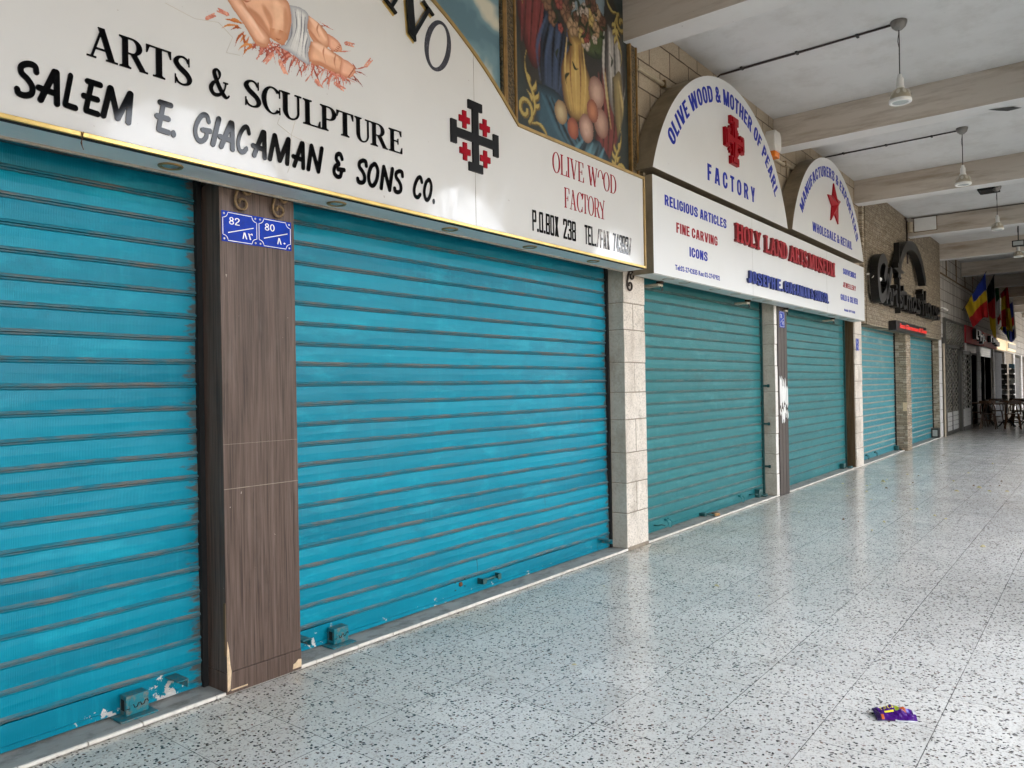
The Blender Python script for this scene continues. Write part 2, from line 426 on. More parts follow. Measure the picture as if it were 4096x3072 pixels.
def m_brick(name, c1, c2, mort, w, h, ms, off=0.5, bump=0.8, tooled=0.5, streak=0.0, horiz=False):
    n = NT(name); P = n.co(); X = n.sep(P)
    V = n.comb(n.math('ADD', X[0], X[1]), X[2], 0.0)
    b = n.t.nodes.new('ShaderNodeTexBrick')
    b.offset = off; b.squash = 1.0
    wv = n.vmath('MULTIPLY', n.vmath('SUBTRACT', n.noise(V, 9.0, 2.0, out=1), (0.5, 0.5, 0.5)), (0.012, 0.012, 0.0))
    n.t.links.new(n.vmath('ADD', V, wv), b.inputs['Vector'])
    b.inputs['Scale'].default_value = 1.0
    b.inputs['Mortar Size'].default_value = ms
    b.inputs['Mortar Smooth'].default_value = 0.15
    b.inputs['Bias'].default_value = 0.0
    b.inputs['Brick Width'].default_value = w
    b.inputs['Row Height'].default_value = h
    b.inputs['Color1'].default_value = (*c1, 1); b.inputs['Color2'].default_value = (*c2, 1); b.inputs['Mortar'].default_value = (*mort, 1)
    col = b.outputs['Color']
    t = n.noise(P, 70.0, 4.0, 0.65)
    col = n.mix(n.ramp(t, [(0.3, tooled), (0.55, 0.0)]), col, tuple(c * 0.5 for c in c1))
    f = n.noise(n.mp(P, (1, 1, 0.5)), 1.6, 6.0, 0.65)
    col = n.mix(n.ramp(f, [(0.42, 0.0), (0.75, 0.55)]), col, tuple(c * 0.62 for c in c2))
    if streak:
        s = n.ramp(n.noise(n.mp(P, (9, 9, 0.25)), 1.4, 5.0, 0.6), [(0.45, 0.0), (0.7, streak)])
        col = n.mix(s, col, tuple(c * 0.4 for c in c1))
    h_ = n.math('SUBTRACT', n.math('ADD', n.math('MULTIPLY', t, 0.35), n.math('MULTIPLY', n.noise(P, 12.0, 4.0), 0.5)), n.math('MULTIPLY', b.outputs['Fac'], 1.6))
    return n.set(color=col, rough=0.85, normal=n.bump(h_, bump, 0.012), spec=0.25)
M['wall_stone'] = m_brick('limestone_block_wall', (0.40, 0.325, 0.235), (0.50, 0.42, 0.32), (0.10, 0.07, 0.045), 0.44, 0.27, 0.008)
M['wall_far'] = m_brick('pale_streaked_block_wall', (0.58, 0.54, 0.49), (0.66, 0.62, 0.57), (0.20, 0.17, 0.14), 0.62, 0.30, 0.012, streak=0.7)

def m_stack(name, k, rows=((0.19, 0.055, 0.37), (0.11, 0.0275, 0.61)), mline=0.0035, warp=(0.05, 0.014), contrast=1.0):
    """thin split stone strips of mixed length"""
    n = NT(name); P = n.co(); X = n.sep(P)
    V = n.comb(n.math('ADD', X[0], X[1]), X[2], 0.0)
    wv = n.vmath('MULTIPLY', n.vmath('SUBTRACT', n.noise(V, 6.0, 2.0, out=1), (0.5, 0.5, 0.5)), (warp[0], warp[1], 0.0))
    W = n.vmath('ADD', V, wv)
    outs = []
    for w, h, o in rows:
        b = n.t.nodes.new('ShaderNodeTexBrick'); b.offset = o
        n.t.links.new(W, b.inputs['Vector'])
        for a_, v_ in (('Scale', 1.0), ('Mortar Size', mline), ('Mortar Smooth', 0.2), ('Bias', 0.0), ('Brick Width', w), ('Row Height', h)): b.inputs[a_].default_value = v_
        b.inputs['Color1'].default_value = (0, 0, 0, 1); b.inputs['Color2'].default_value = (1, 1, 1, 1); b.inputs['Mortar'].default_value = (0.3, 0.3, 0.3, 1)
        outs.append(b)
    sel = n.math('GREATER_THAN', n.noise(n.mp(V, (1, 5, 1)), 3.0, 1.0), 0.52)
    tone = n.mix(sel, outs[0].outputs['Color'], outs[1].outputs['Color'])
    mort = n.mix(sel, outs[0].outputs['Fac'], outs[1].outputs['Fac'])
    col = n.ramp(tone, [(0.0, tuple(k * c for c in (0.37 - .13 * contrast, 0.30 - .11 * contrast, 0.22 - .085 * contrast))), (0.45, tuple(k * c for c in (0.37, 0.305, 0.225))), (1.0, tuple(k * c for c in (0.37 + .17 * contrast, 0.31 + .16 * contrast, 0.24 + .14 * contrast)))])
    panel = n.math('LESS_THAN', n.math('FRACT', n.math('DIVIDE', X[2], 0.22)), 0.02)
    t = n.noise(P, 60.0, 4.0, 0.7)
    col = n.mix(n.ramp(t, [(0.3, 0.5), (0.6, 0.0)]), col, (0.15, 0.115, 0.075))
    big = n.ramp(n.noise(P, 1.2, 4.0), [(0.35, 0.0), (0.7, 0.45)])
    col = n.mix(big, col, tuple(k * c for c in (0.35, 0.28, 0.18)))
    mm = n.math('MAXIMUM', mort, n.math('MULTIPLY', panel, 0.8))
    col = n.mix(mm, col, (0.10, 0.08, 0.055))
    hh = n.math('SUBTRACT', n.math('ADD', n.math('MULTIPLY', tone, 0.7), n.math('MULTIPLY', t, 0.35)), n.math('MULTIPLY', mm, 0.9))
    return n.set(color=col, rough=0.85, normal=n.bump(hh, 0.9, 0.014), spec=0.25)
M['stack'] = m_stack('stacked_split_stone', 1.0, ((0.21, 0.075, 0.37), (0.13, 0.0375, 0.61)))
M['stack_pale'] = m_stack('pale_stone_mosaic_panel', 0.78, ((0.085, 0.073, 0.43), (0.05, 0.0365, 0.61)), 0.003, (0.06, 0.03), 0.75)

def m_wood(name, a, b, c, sx=38.0, sz=1.6, rough=0.45):
    n = NT(name); P = n.co()
    g = n.noise(n.mp(P, (sx, sx, sz)), 1.0, 7.0, 0.68, 0.7)
    g2 = n.noise(n.mp(P, (sx * 0.22, sx * 0.22, sz * 0.35)), 1.0, 3.0, 0.5, 1.2)
    g3 = n.noise(n.mp(P, (sx * 3.2, sx * 3.2, sz * 1.3)), 1.0, 4.0, 0.6, 0.4)
    col = n.ramp(n.math('ADD', n.math('MULTIPLY', g, 0.6), n.math('MULTIPLY', g2, 0.4)), [(0.34, a), (0.5, b), (0.66, c)])
    col = n.mix(n.ramp(g3, [(0.36, 0.65), (0.50, 0.0)]), col, tuple(q * 0.4 for q in a))
    sc = n.ramp(n.noise(n.mp(P, (3, 3, 1)), 2.6, 6.0, 0.7), [(0.55, 0.0), (0.8, 0.35)])
    col = n.mix(sc, col, (0.17, 0.135, 0.115))
    sp = n.ramp(n.noise(P, 31.0, 3.0, 0.6), [(0.745, 0.0), (0.765, 0.8)])
    col = n.mix(sp, col, (0.42, 0.36, 0.30))
    return n.set(color=col, rough=rough, normal=n.bump(g, 0.12, 0.004), spec=0.25)
M['laminate'] = m_wood('walnut_laminate', (0.052, 0.033, 0.026), (0.105, 0.070, 0.055), (0.155, 0.110, 0.090), 62.0, 1.9)
M['darkwood'] = m_wood('dark_brown_planks', (0.030, 0.022, 0.018), (0.055, 0.040, 0.033), (0.085, 0.064, 0.054), 26.0)
M['ribwood'] = m_wood('ribbed_brown_cladding', (0.06, 0.034, 0.015), (0.105, 0.062, 0.028), (0.16, 0.10, 0.05), 30.0)
M['chairwood'] = m_wood('varnished_bentwood', (0.035, 0.015, 0.007), (0.07, 0.03, 0.012), (0.13, 0.06, 0.025), 30.0, 6.0, 0.3)
M['torn'] = simple('bare_chipboard', (0.62, 0.47, 0.30), 0.9, 0.0, 0.2, 40.0, 0.2)
M['concrete'] = m_plaster('grey_threshold_stone', (0.30, 0.29, 0.265), (0.42, 0.405, 0.375), (0.10, 0.09, 0.075), 0.9, 0.6, (3.2, 5, 3))
M['nosing'] = m_stone('pale_nosing', (0.62, 0.57, 0.50), (0.80, 0.77, 0.71), 0.6, 0.3, 30.0, samt=0.35)  # front edge of the step, paler than its top
M['arch_stone'] = m_stone('dark_arch_stone', (0.30, 0.275, 0.24), (0.38, 0.35, 0.31), samt=0.3)  # stone darkened to cut light bounced onto the shutters
M['plaza'] = m_stone('grey_plaza_paving', (0.20, 0.19, 0.17), (0.26, 0.25, 0.23), samt=0.15)
M['far_stone'] = m_stone('tan_building_stone', (0.24, 0.21, 0.17), (0.30, 0.27, 0.22), samt=0.15)
M['dark_metal'] = simple('dark_grey_painted_metal', (0.045, 0.043, 0.038), 0.5, 0.3, 0.2, 8.0)
M['gate_metal'] = simple('olive_grey_gate_paint', (0.085, 0.080, 0.068), 0.5, 0.2, 0.15, 6.0)
M['lattice'] = simple('pale_grey_lattice_paint', (0.36, 0.34, 0.29), 0.5, 0.2, 0.2, 20.0)
M['white_panel'] = simple('white_gate_panel', (0.62, 0.61, 0.58), 0.5, 0.0, 0.1, 6.0)
M['black'] = simple('black_void_paint', (0.006, 0.006, 0.006), 0.9, 0.0, 0.1)
M['iron'] = simple('rusty_wrought_iron', (0.20, 0.13, 0.065), 0.65, 0.4, 0.45, 30.0, 0.3)
M['iron_dark'] = simple('dark_wrought_iron', (0.03, 0.018, 0.012), 0.55, 0.4, 0.3, 30.0)
M['lock_cyan'] = (lambda n: n.set(color=n.mix(n.ramp(n.noise(n.co(), 38.0, 6.0, 0.7), [(0.48, 0.0), (0.58, 1.0)]), (0.004, 0.15, 0.19), n.mix(n.noise(n.co(), 90.0), (0.03, 0.045, 0.045), (0.20, 0.24, 0.22))), rough=0.4, spec=0.4))(NT('chipped_cyan_steel'))
M['lock_teal'] = simple('dark_teal_steel', (0.02, 0.085, 0.085), 0.45, 0.3, 0.35, 20.0)
M['brass'] = simple('worn_brass_padlock', (0.28, 0.17, 0.08), 0.4, 0.8, 0.3, 20.0)
M['rust'] = simple('rusty_steel', (0.13, 0.05, 0.02), 0.8, 0.3, 0.4, 40.0)
M['plate_blue'] = simple('enamel_blue', (0.0, 0.030, 0.34), 0.3, 0.0, 0.2, 22.0, spec=0.1)
M['plate_white'] = simple('enamel_white', (0.78, 0.78, 0.76), 0.3, 0.0, 0.05)
M['lamp_white'] = simple('yellowed_lamp_plastic', (0.42, 0.37, 0.28), 0.35, 0.0, 0.12, 12.0)
M['lamp_rim'] = simple('white_lamp_rim', (0.80, 0.79, 0.76), 0.35, 0.0, 0.05)
M['lamp_facet'] = simple('pale_lamp_facet', (0.66, 0.62, 0.54), 0.15, 0.0, 0.05)
M['lamp_lens'] = simple('frosted_lamp_lens', (0.52, 0.55, 0.54), 0.15, 0.0, 0.1, 50.0)
M['lamp_canopy'] = simple('grey_metal_canopy', (0.26, 0.245, 0.225), 0.4, 0.6, 0.15, 20.0)
M['cable'] = simple('dark_cable', (0.035, 0.020, 0.018), 0.6, 0.0, 0.2)
M['pipe_tan'] = simple('tan_plastic_pipe', (0.42, 0.35, 0.25), 0.5, 0.0, 0.15)
M['cam_white'] = simple('white_camera_plastic', (0.75, 0.73, 0.69), 0.35, 0.0, 0.06)
M['orange'] = simple('orange_siren_lens', (0.85, 0.22, 0.02), 0.25, 0.0, 0.1)
M['glass_dark'] = simple('dark_glass', (0.003, 0.003, 0.0035), 0.4, 0.0, 0.2, spec=0.0)
M['script_black'] = simple('weathered_black_sign_metal', (0.007, 0.006, 0.005), 0.42, 0.2, 0.4, 8.0)
M['letter_dark'] = simple('black_letter_metal', (0.003, 0.003, 0.003), 0.3, 0.2, 0.3, 8.0)
M['led_black'] = simple('black_led_box', (0.012, 0.010, 0.010), 0.35, 0.0, 0.2)
M['led_red'] = NT('red_led_letter').set(color=(0.45, 0.02, 0.02), emis=(1.0, 0.05, 0.03), emis_s=0.035, rough=0.5)
M['fascia_red'] = simple('red_shop_fascia', (0.36, 0.012, 0.018), 0.6, 0.0, 0.15, spec=0.08)
M['fascia_pink'] = simple('salmon_shop_fascia', (0.46, 0.085, 0.06), 0.6, 0.0, 0.15, spec=0.08)
M['glow_sign'] = (lambda n: n.set(color=(0.7, 0.6, 0.45), emis=n.mix(n.ramp(n.noise(n.mp(n.co(), (1.5, 1, 8)), 2.0, 3.0), [(0.42, 0.0), (0.6, 1.0)]), (0.55, 0.36, 0.18), (1.0, 0.78, 0.48)), emis_s=0.075, rough=0.4))(NT('warm_glowing_sign'))  # uneven warm glow given to the sign face
M['grey_curtain'] = simple('patterned_grey_curtain', (0.10, 0.10, 0.105), 0.8, 0.0, 0.5, 14.0)
M['roller_brown'] = simple('brown_roller_slats', (0.30, 0.24, 0.17), 0.5, 0.2, 0.2, 3.0)
M['roller_grey'] = simple('grey_roller_slats', (0.10, 0.095, 0.09), 0.5, 0.2, 0.2, 3.0)
M['table_iron'] = simple('black_cast_iron', (0.012, 0.012, 0.012), 0.4, 0.5, 0.3)
M['petal'] = simple('pale_yellow_leaf', (0.52, 0.45, 0.24), 0.7, 0.0, 0.25, 60.0)
M['petal_brown'] = simple('dry_brown_leaf', (0.16, 0.09, 0.05), 0.8, 0.0, 0.3, 60.0)
M['pole'] = simple('dark_flag_pole', (0.03, 0.03, 0.03), 0.5)

def m_attr(name, rough=0.5, bump=0.0):
    n = NT(name)
    a = n.n('Attribute', out='Color', attribute_name='Col')
    n.set(color=a, rough=rough, spec=0.4)
    if bump: n.set(normal=n.bump(n.noise(n.co(), 90.0, 3.0), bump, 0.005))
    return n.mat
M['painted'] = m_attr('painted_canvas', 0.45, 0.1)
M['vinyl_print'] = m_attr('printed_vinyl', 0.2)
M['foil'] = m_attr('printed_foil', 0.18)
M['cloth'] = m_attr('printed_flag_cloth', 0.75)
# ------------------------------------------------------------------ lettering
def R_(x0, z0, x1, z1): return [(x0, z0), (x1, z0), (x1, z1), (x0, z1)]
def D_(x0, z0, x1, z1, w):            # slanted bar cut level at both ends
    if z0 > z1: x0, z0, x1, z1 = x1, z1, x0, z0
    return [(x0 - w / 2, z0), (x0 + w / 2, z0), (x1 + w / 2, z1), (x1 - w / 2, z1)]
def ring(cx, cz, rx, rz, tx, tz, a0=0, a1=360, n=40):
    out = []
    k = max(4, int(n * abs(a1 - a0) / 360))
    for i in range(k):
        a, b = rad(a0 + (a1 - a0) * i / k), rad(a0 + (a1 - a0) * (i + 1) / k)
        q = [(cx + rx * math.cos(a), cz + rz * math.sin(a)), (cx + rx * math.cos(b), cz + rz * math.sin(b)),
             (cx + (rx - tx) * math.cos(b), cz + (rz - tz) * math.sin(b)), (cx + (rx - tx) * math.cos(a), cz + (rz - tz) * math.sin(a))]
        out.append(q)
    return out
def crom(pts, k=7):
    P = [np.array(p, float) for p in pts]
    P = [2 * P[0] - P[1]] + P + [2 * P[-1] - P[-2]]
    out = []
    for i in range(1, len(P) - 2):
        for j in range(k):
            t = j / k
            out.append(0.5 * (2 * P[i] + (P[i + 1] - P[i - 1]) * t + (2 * P[i - 1] - 5 * P[i] + 4 * P[i + 1] - P[i + 2]) * t * t + (3 * P[i] - P[i - 1] - 3 * P[i + 1] + P[i + 2]) * t ** 3))
    out.append(P[-2])
    return out
def path(pts, w, smooth=True, caps=True):
    """round stroke; a point may carry its own width as third value"""
    q = [(p[0], p[1], p[2] if len(p) > 2 else w) for p in pts]
    q = [tuple(p) for p in (crom(q) if smooth and len(q) > 2 else q)]
    out = []
    for a, b in zip(q[:-1], q[1:]):
        dx, dz = b[0] - a[0], b[1] - a[1]; L = math.hypot(dx, dz)
        if L < 1e-6: continue
        nx, nz = -dz / L, dx / L
        out.append([(a[0] - nx * a[2] / 2, a[1] - nz * a[2] / 2), (b[0] - nx * b[2] / 2, b[1] - nz * b[2] / 2),
                    (b[0] + nx * b[2] / 2, b[1] + nz * b[2] / 2), (a[0] + nx * a[2] / 2, a[1] + nz * a[2] / 2)])
    for i, p in enumerate(q):
        if caps or 0 < i < len(q) - 1:
            out.append([(p[0] + p[2] / 2 * math.cos(2 * math.pi * k / 12), p[1] + p[2] / 2 * math.sin(2 * math.pi * k / 12)) for k in range(12)])
    return out

def serif(T=0.17, n=0.055, s=0.085):
    G = {}
    def stem(x, z0=0, z1=1): return [R_(x, z0, x + T, z1)]
    def foot(x, z=0.0, wl=s, wr=s):
        o = [R_(x - wl, z, x + T + wr, z + n)]
        zz = z + n if z < 0.5 else z
        d = 0.045 if z < 0.5 else -0.045
        if wl: o.append([(x - wl * 0.55, zz), (x + 0.001, zz), (x + 0.001, zz + d)][::1 if d > 0 else -1])
        if wr: o.append([(x + T - 0.001, zz), (x + T + wr * 0.55, zz), (x + T - 0.001, zz + d)][::1 if d > 0 else -1])
        return o
    top = 1 - n; th = n * 1.35
    drop = lambda x0, x1, z, d: [[(x0, z), (x1, z), (x0 if d < 0 else x1, z - 0.17)]]
    G['I'] = stem(s) + foot(s) + foot(s, top)
    G['L'] = stem(s) + foot(s) + foot(s, top) + [R_(s, 0, .70, n), [(.60, n), (.70, n), (.70, .28), (.67, .28)]]
    G['E'] = stem(s) + foot(s) + foot(s, top) + [R_(s, 0, .70, n), R_(s, top, .66, 1), R_(s, .48, .50, .48 + n), R_(.46, .38, .50, .48 + n + .1),
             [(.60, n), (.70, n), (.70, .27), (.67, .27)], [(.63, .75), (.66, .75), (.66, top), (.56, top)]]
    G['F'] = stem(s) + foot(s) + foot(s, top) + [R_(s, top, .66, 1), R_(s, .47, .48, .47 + n), R_(.44, .36, .48, .47 + n + .1), [(.63, .73), (.66, .73), (.66, top), (.56, top)]]
    c = .36
    G['T'] = stem(c - T / 2) + foot(c - T / 2) + [R_(0, top, .72, 1), [(0, .73), (.03, .73), (.10, top), (0, top)], [(.69, .73), (.72, .73), (.72, top), (.62, top)]]
    G['P'] = stem(s) + foot(s) + foot(s, top, s, 0) + [R_(s, top, .40, 1), R_(s, .44, .40, .44 + n)] + ring(.38, .72, .32, .28, T, n, -90, 90)
    G['R'] = stem(s) + foot(s) + foot(s, top, s, 0) + [R_(s, top, .40, 1), R_(s, .46, .40, .46 + n)] + ring(.38, .73, .31, .27, T, n, -90, 90) + [D_(.72, 0, .42, .5, T * 1.15), R_(.60, 0, .86, n)]
    G['A'] = [D_(.13, 0, .46, 1, th), D_(.74, 0, .43, 1, T * 1.12), R_(.24, .29, .62, .29 + n * 1.1), R_(0, 0, .27, n), R_(.56, 0, .92, n)]
    G['V'] = [D_(.47, 0, .17, 1, T * 1.1), D_(.45, 0, .77, 1, th), R_(0, top, .36, 1), R_(.64, top, .90, 1)]
    G['W'] = [D_(.37, 0, .15, 1, T * 1.05), D_(.36, 0, .60, 1, th), D_(.80, 0, .56, 1, T * 1.05), D_(.79, 0, 1.03, 1, th), R_(0, top, .32, 1), R_(.92, top, 1.14, 1)]
    G['Y'] = [D_(.40, .40, .13, 1, T * 1.05), D_(.42, .40, .67, 1, th)] + stem(.41 - T / 2, 0, .46) + foot(.41 - T / 2) + [R_(0, top, .30, 1), R_(.56, top, .80, 1)]
    G['N'] = [R_(.12, 0, .12 + th, 1), R_(.74, 0, .74 + th, 1), D_(.74 + th / 2, 0, .14, 1, T * 1.15), R_(0, 0, .30, n), R_(0, top, .26, 1), R_(.60, top, .92, 1)]
    G['M'] = [R_(.12, 0, .12 + th, 1), D_(.49, 0, .17, 1, T), D_(.50, 0, .80, 1, th)] + stem(.76, 0, 1) + [R_(0, 0, .29, n), R_(0, top, .26, 1), R_(.66, 0, .76 + T + s, n), R_(.74, top, .76 + T + s, 1)]
    G['H'] = stem(s) + foot(s) + foot(s, top) + stem(.60) + foot(.60) + foot(.60, top) + [R_(s, .47, .62, .47 + n)]
    G['U'] = stem(s, .3, 1) + foot(s, top) + [R_(.64, .3, .64 + th, 1), R_(.54, top, .80, 1)] + ring((s + .64 + th) / 2, .32, (.64 + th - s) / 2, .335, T, n * 1.2, 180, 270) + ring((s + .64 + th) / 2, .32, (.64 + th - s) / 2, .335, th, n * 1.2, 270, 360)
    G['D'] = stem(s) + foot(s, 0, s, 0) + foot(s, top, s, 0) + [R_(s, 0, .36, n), R_(s, top, .36, 1)] + ring(.34, .5, .46, .5, T, n, -90, 90)
    G['O'] = ring(.43, .5, .43, .515, T * 1.05, n)
    G['C'] = ring(.43, .5, .43, .515, T * 1.05, n, 42, 318) + [R_(.72, .66, .755, .99), R_(.72, .03, .755, .30)]
    a, b = n * 1.15, T * 1.02
    G['S'] = path([(.53, .80, a), (.46, .92, a), (.33, .968, a), (.17, .90, b * .6), (.105, .76, b * .95), (.19, .62, b), (.34, .51, b * 1.05), (.48, .40, b), (.56, .25, b * .95), (.50, .10, b * .6), (.33, .032, a), (.17, .08, a), (.09, .22, a)], a, True, False) + [R_(.53, .69, .565, .99), R_(.065, .01, .10, .33)]
    G['&'] = path([(.80, .56, a), (.74, .34, a), (.60, .16, b * .6), (.40, .05, b * .7), (.20, .07, b * .8), (.10, .24, b), (.20, .43, b * .8), (.38, .56, a), (.50, .70, a), (.50, .86, b * .7), (.38, .96, a), (.27, .86, b * .9), (.29, .72, b), (.42, .46, b), (.60, .20, b), (.76, .06, b * .8), (.88, .06, a), (.94, .14, a)], a, True, False) + [R_(.68, .53, .90, .58)]
    return G

def brush(w=0.19):
    P = lambda *p, sm=True: path(list(p), w, sm)
    L = lambda *p: path(list(p), w, False)
    G = {}
    G['S'] = P((.64, .76), (.60, .90), (.42, .91), (.24, .80), (.24, .64), (.40, .52), (.52, .36), (.50, .18), (.34, .09), (.16, .10), (.12, .20))
    G['A'] = L((.14, .08), (.50, .90)) + L((.55, .90), (.55, .08)) + L((.10, .38), (.52, .34))
    G['L'] = L((.32, .92), (.14, .14)) + L((.14, .12), (.46, .10))
    G['E'] = L((.36, .86), (.18, .14)) + L((.18, .11), (.54, .09)) + L((.24, .91), (.64, .90)) + L((.12, .49), (.54, .48))
    G['M'] = L((.10, .09), (.30, .90)) + L((.32, .90), (.50, .12)) + L((.50, .12), (.86, .90)) + L((.88, .90), (.80, .08))
    G['G'] = P((.70, .74), (.62, .90), (.42, .88), (.20, .62), (.11, .34), (.20, .12), (.40, .10), (.58, .26), (.60, .40)) + L((.42, .44), (.76, .46))
    G['I'] = L((.34, .92), (.12, .08))
    G['C'] = P((.66, .74), (.58, .90), (.40, .86), (.20, .60), (.11, .32), (.18, .12), (.36, .09), (.52, .22))
    G['N'] = L((.10, .08), (.26, .91)) + L((.26, .91), (.56, .10)) + L((.56, .09), (.74, .92))
    G['&'] = P((.62, .76), (.52, .90), (.32, .87), (.26, .70), (.42, .56)) + P((.42, .54), (.18, .42), (.11, .22), (.26, .09), (.48, .12), (.58, .32)) + L((.36, .35), (.74, .38))
    G['O'] = P((.46, .91), (.26, .76), (.12, .40), (.20, .12), (.38, .10), (.58, .34), (.66, .70), (.54, .90), (.44, .91))
    G['.'] = [[(.10 + .11 * math.cos(k * math.pi / 8), .09 + .11 * math.sin(k * math.pi / 8)) for k in range(16)]]
    return G

def block(t=.27, h=.12):
    """tall condensed gothic, 1 wide x 1 high"""
    Rr = R_; t1 = 1 - t; m = .5 - h / 2
    ch = lambda cx, cz: []
    G = {}
    G['P'] = [Rr(0, 0, t, 1), Rr(0, 1 - h, .9, 1), Rr(t1, .5, 1, .95), Rr(0, .43, .9, .43 + h), [(.9, 1 - h), (1, .95), (.9, 1)], [(.9, .43), (1, .5), (.9, .56)]]
    G['O'] = [Rr(0, .06, t, .94), Rr(t1, .06, 1, .94), Rr(.1, 0, .9, h), Rr(.1, 1 - h, .9, 1), [(0, .06), (.1, 0), (.1, .06)], [(.9, 0), (1, .06), (.9, .06)], [(0, .94), (.1, .94), (.1, 1)], [(.9, .94), (1, .94), (.9, 1)]]
    G['0'] = G['O']
    G['B'] = [Rr(0, 0, t, 1), Rr(0, 0, .9, h), Rr(0, 1 - h, .9, 1), Rr(0, m, .88, m + h), Rr(t1, .06, 1, .46), Rr(t1, .54, 1, .94), [(.9, 0), (1, .06), (.9, .06)], [(.9, .94), (1, .94), (.9, 1)], [(.8, .46), (1, .46), (.9, .5), (1, .54), (.8, .54)]]
    G['X'] = [D_(.18, 0, .80, 1, .40), D_(.82, 0, .20, 1, .40)]
    G['2'] = [Rr(0, 0, 1, h), Rr(.1, 1 - h, .9, 1), Rr(t1, .6, 1, .94), Rr(0, .68, t, .94), D_(.18, h - .01, .80, .62, .36), [(0, .94), (.1, .94), (.1, 1)], [(.9, .94), (1, .94), (.9, 1)]]
    G['3'] = [Rr(.1, 0, .9, h), Rr(.1, 1 - h, .9, 1), Rr(t1, .06, 1, .46), Rr(t1, .54, 1, .94), Rr(.35, m, .88, m + h), Rr(0, .06, t, .30), Rr(0, .70, t, .94), [(.8, .46), (1, .46), (.9, .5), (1, .54), (.8, .54)], [(0, .06), (.1, 0), (.1, .06)], [(.9, 0), (1, .06), (.9, .06)], [(0, .94), (.1, .94), (.1, 1)], [(.9, .94), (1, .94), (.9, 1)]]
    G['8'] = [Rr(.1, 0, .9, h), Rr(.1, 1 - h, .9, 1), Rr(.1, m, .9, m + h), Rr(0, .06, t, .46), Rr(0, .54, t, .94), Rr(t1, .06, 1, .46), Rr(t1, .54, 1, .94), [(.8, .46), (1, .46), (.9, .5), (1, .54), (.8, .54)], [(.2, .54), (0, .54), (.1, .5), (0, .46), (.2, .46)], [(0, .06), (.1, 0), (.1, .06)], [(.9, 0), (1, .06), (.9, .06)], [(0, .94), (.1, .94), (.1, 1)], [(.9, .94), (1, .94), (.9, 1)]]
    G['T'] = [Rr(0, 1 - h, 1, 1), Rr(.5 - t / 2, 0, .5 + t / 2, 1)]
    G['E'] = [Rr(0, 0, t, 1), Rr(0, 0, .95, h), Rr(0, 1 - h, .95, 1), Rr(0, m, .85, m + h)]
    G['L'] = [Rr(0, 0, t, 1), Rr(0, 0, .95, h)]
    G['F'] = [Rr(0, 0, t, 1), Rr(0, 1 - h, .95, 1), Rr(0, m, .85, m + h)]
    G['A'] = [D_(.16, 0, .42, 1, .33), D_(.84, 0, .58, 1, .33), Rr(.25, .2, .75, .2 + h)]
    G['7'] = [Rr(0, 1 - h, 1, 1), D_(.28, 0, .80, 1 - h + .01, .36)]
    G['4'] = [Rr(.48, 0, .48 + t, 1), Rr(0, .2, 1, .2 + h), D_(.15, .3, .58, 1, .26)]
    G['9'] = [Rr(.1, 0, .9, h), Rr(.1, 1 - h, .9, 1), Rr(.1, .38, .9, .38 + h), Rr(0, .44, t, .94), Rr(t1, .06, 1, .94), Rr(0, .06, t, .24), [(0, .06), (.1, 0), (.1, .06)], [(.9, 0), (1, .06), (.9, .06)], [(0, .94), (.1, .94), (.1, 1)], [(.9, .94), (1, .94), (.9, 1)], [(0, .44), (.1, .38), (.1, .44)]]
    G['/'] = [D_(.1, 0, .9, 1, .36)]
    G['.'] = [Rr(.05, 0, .42, .15)]
    return G

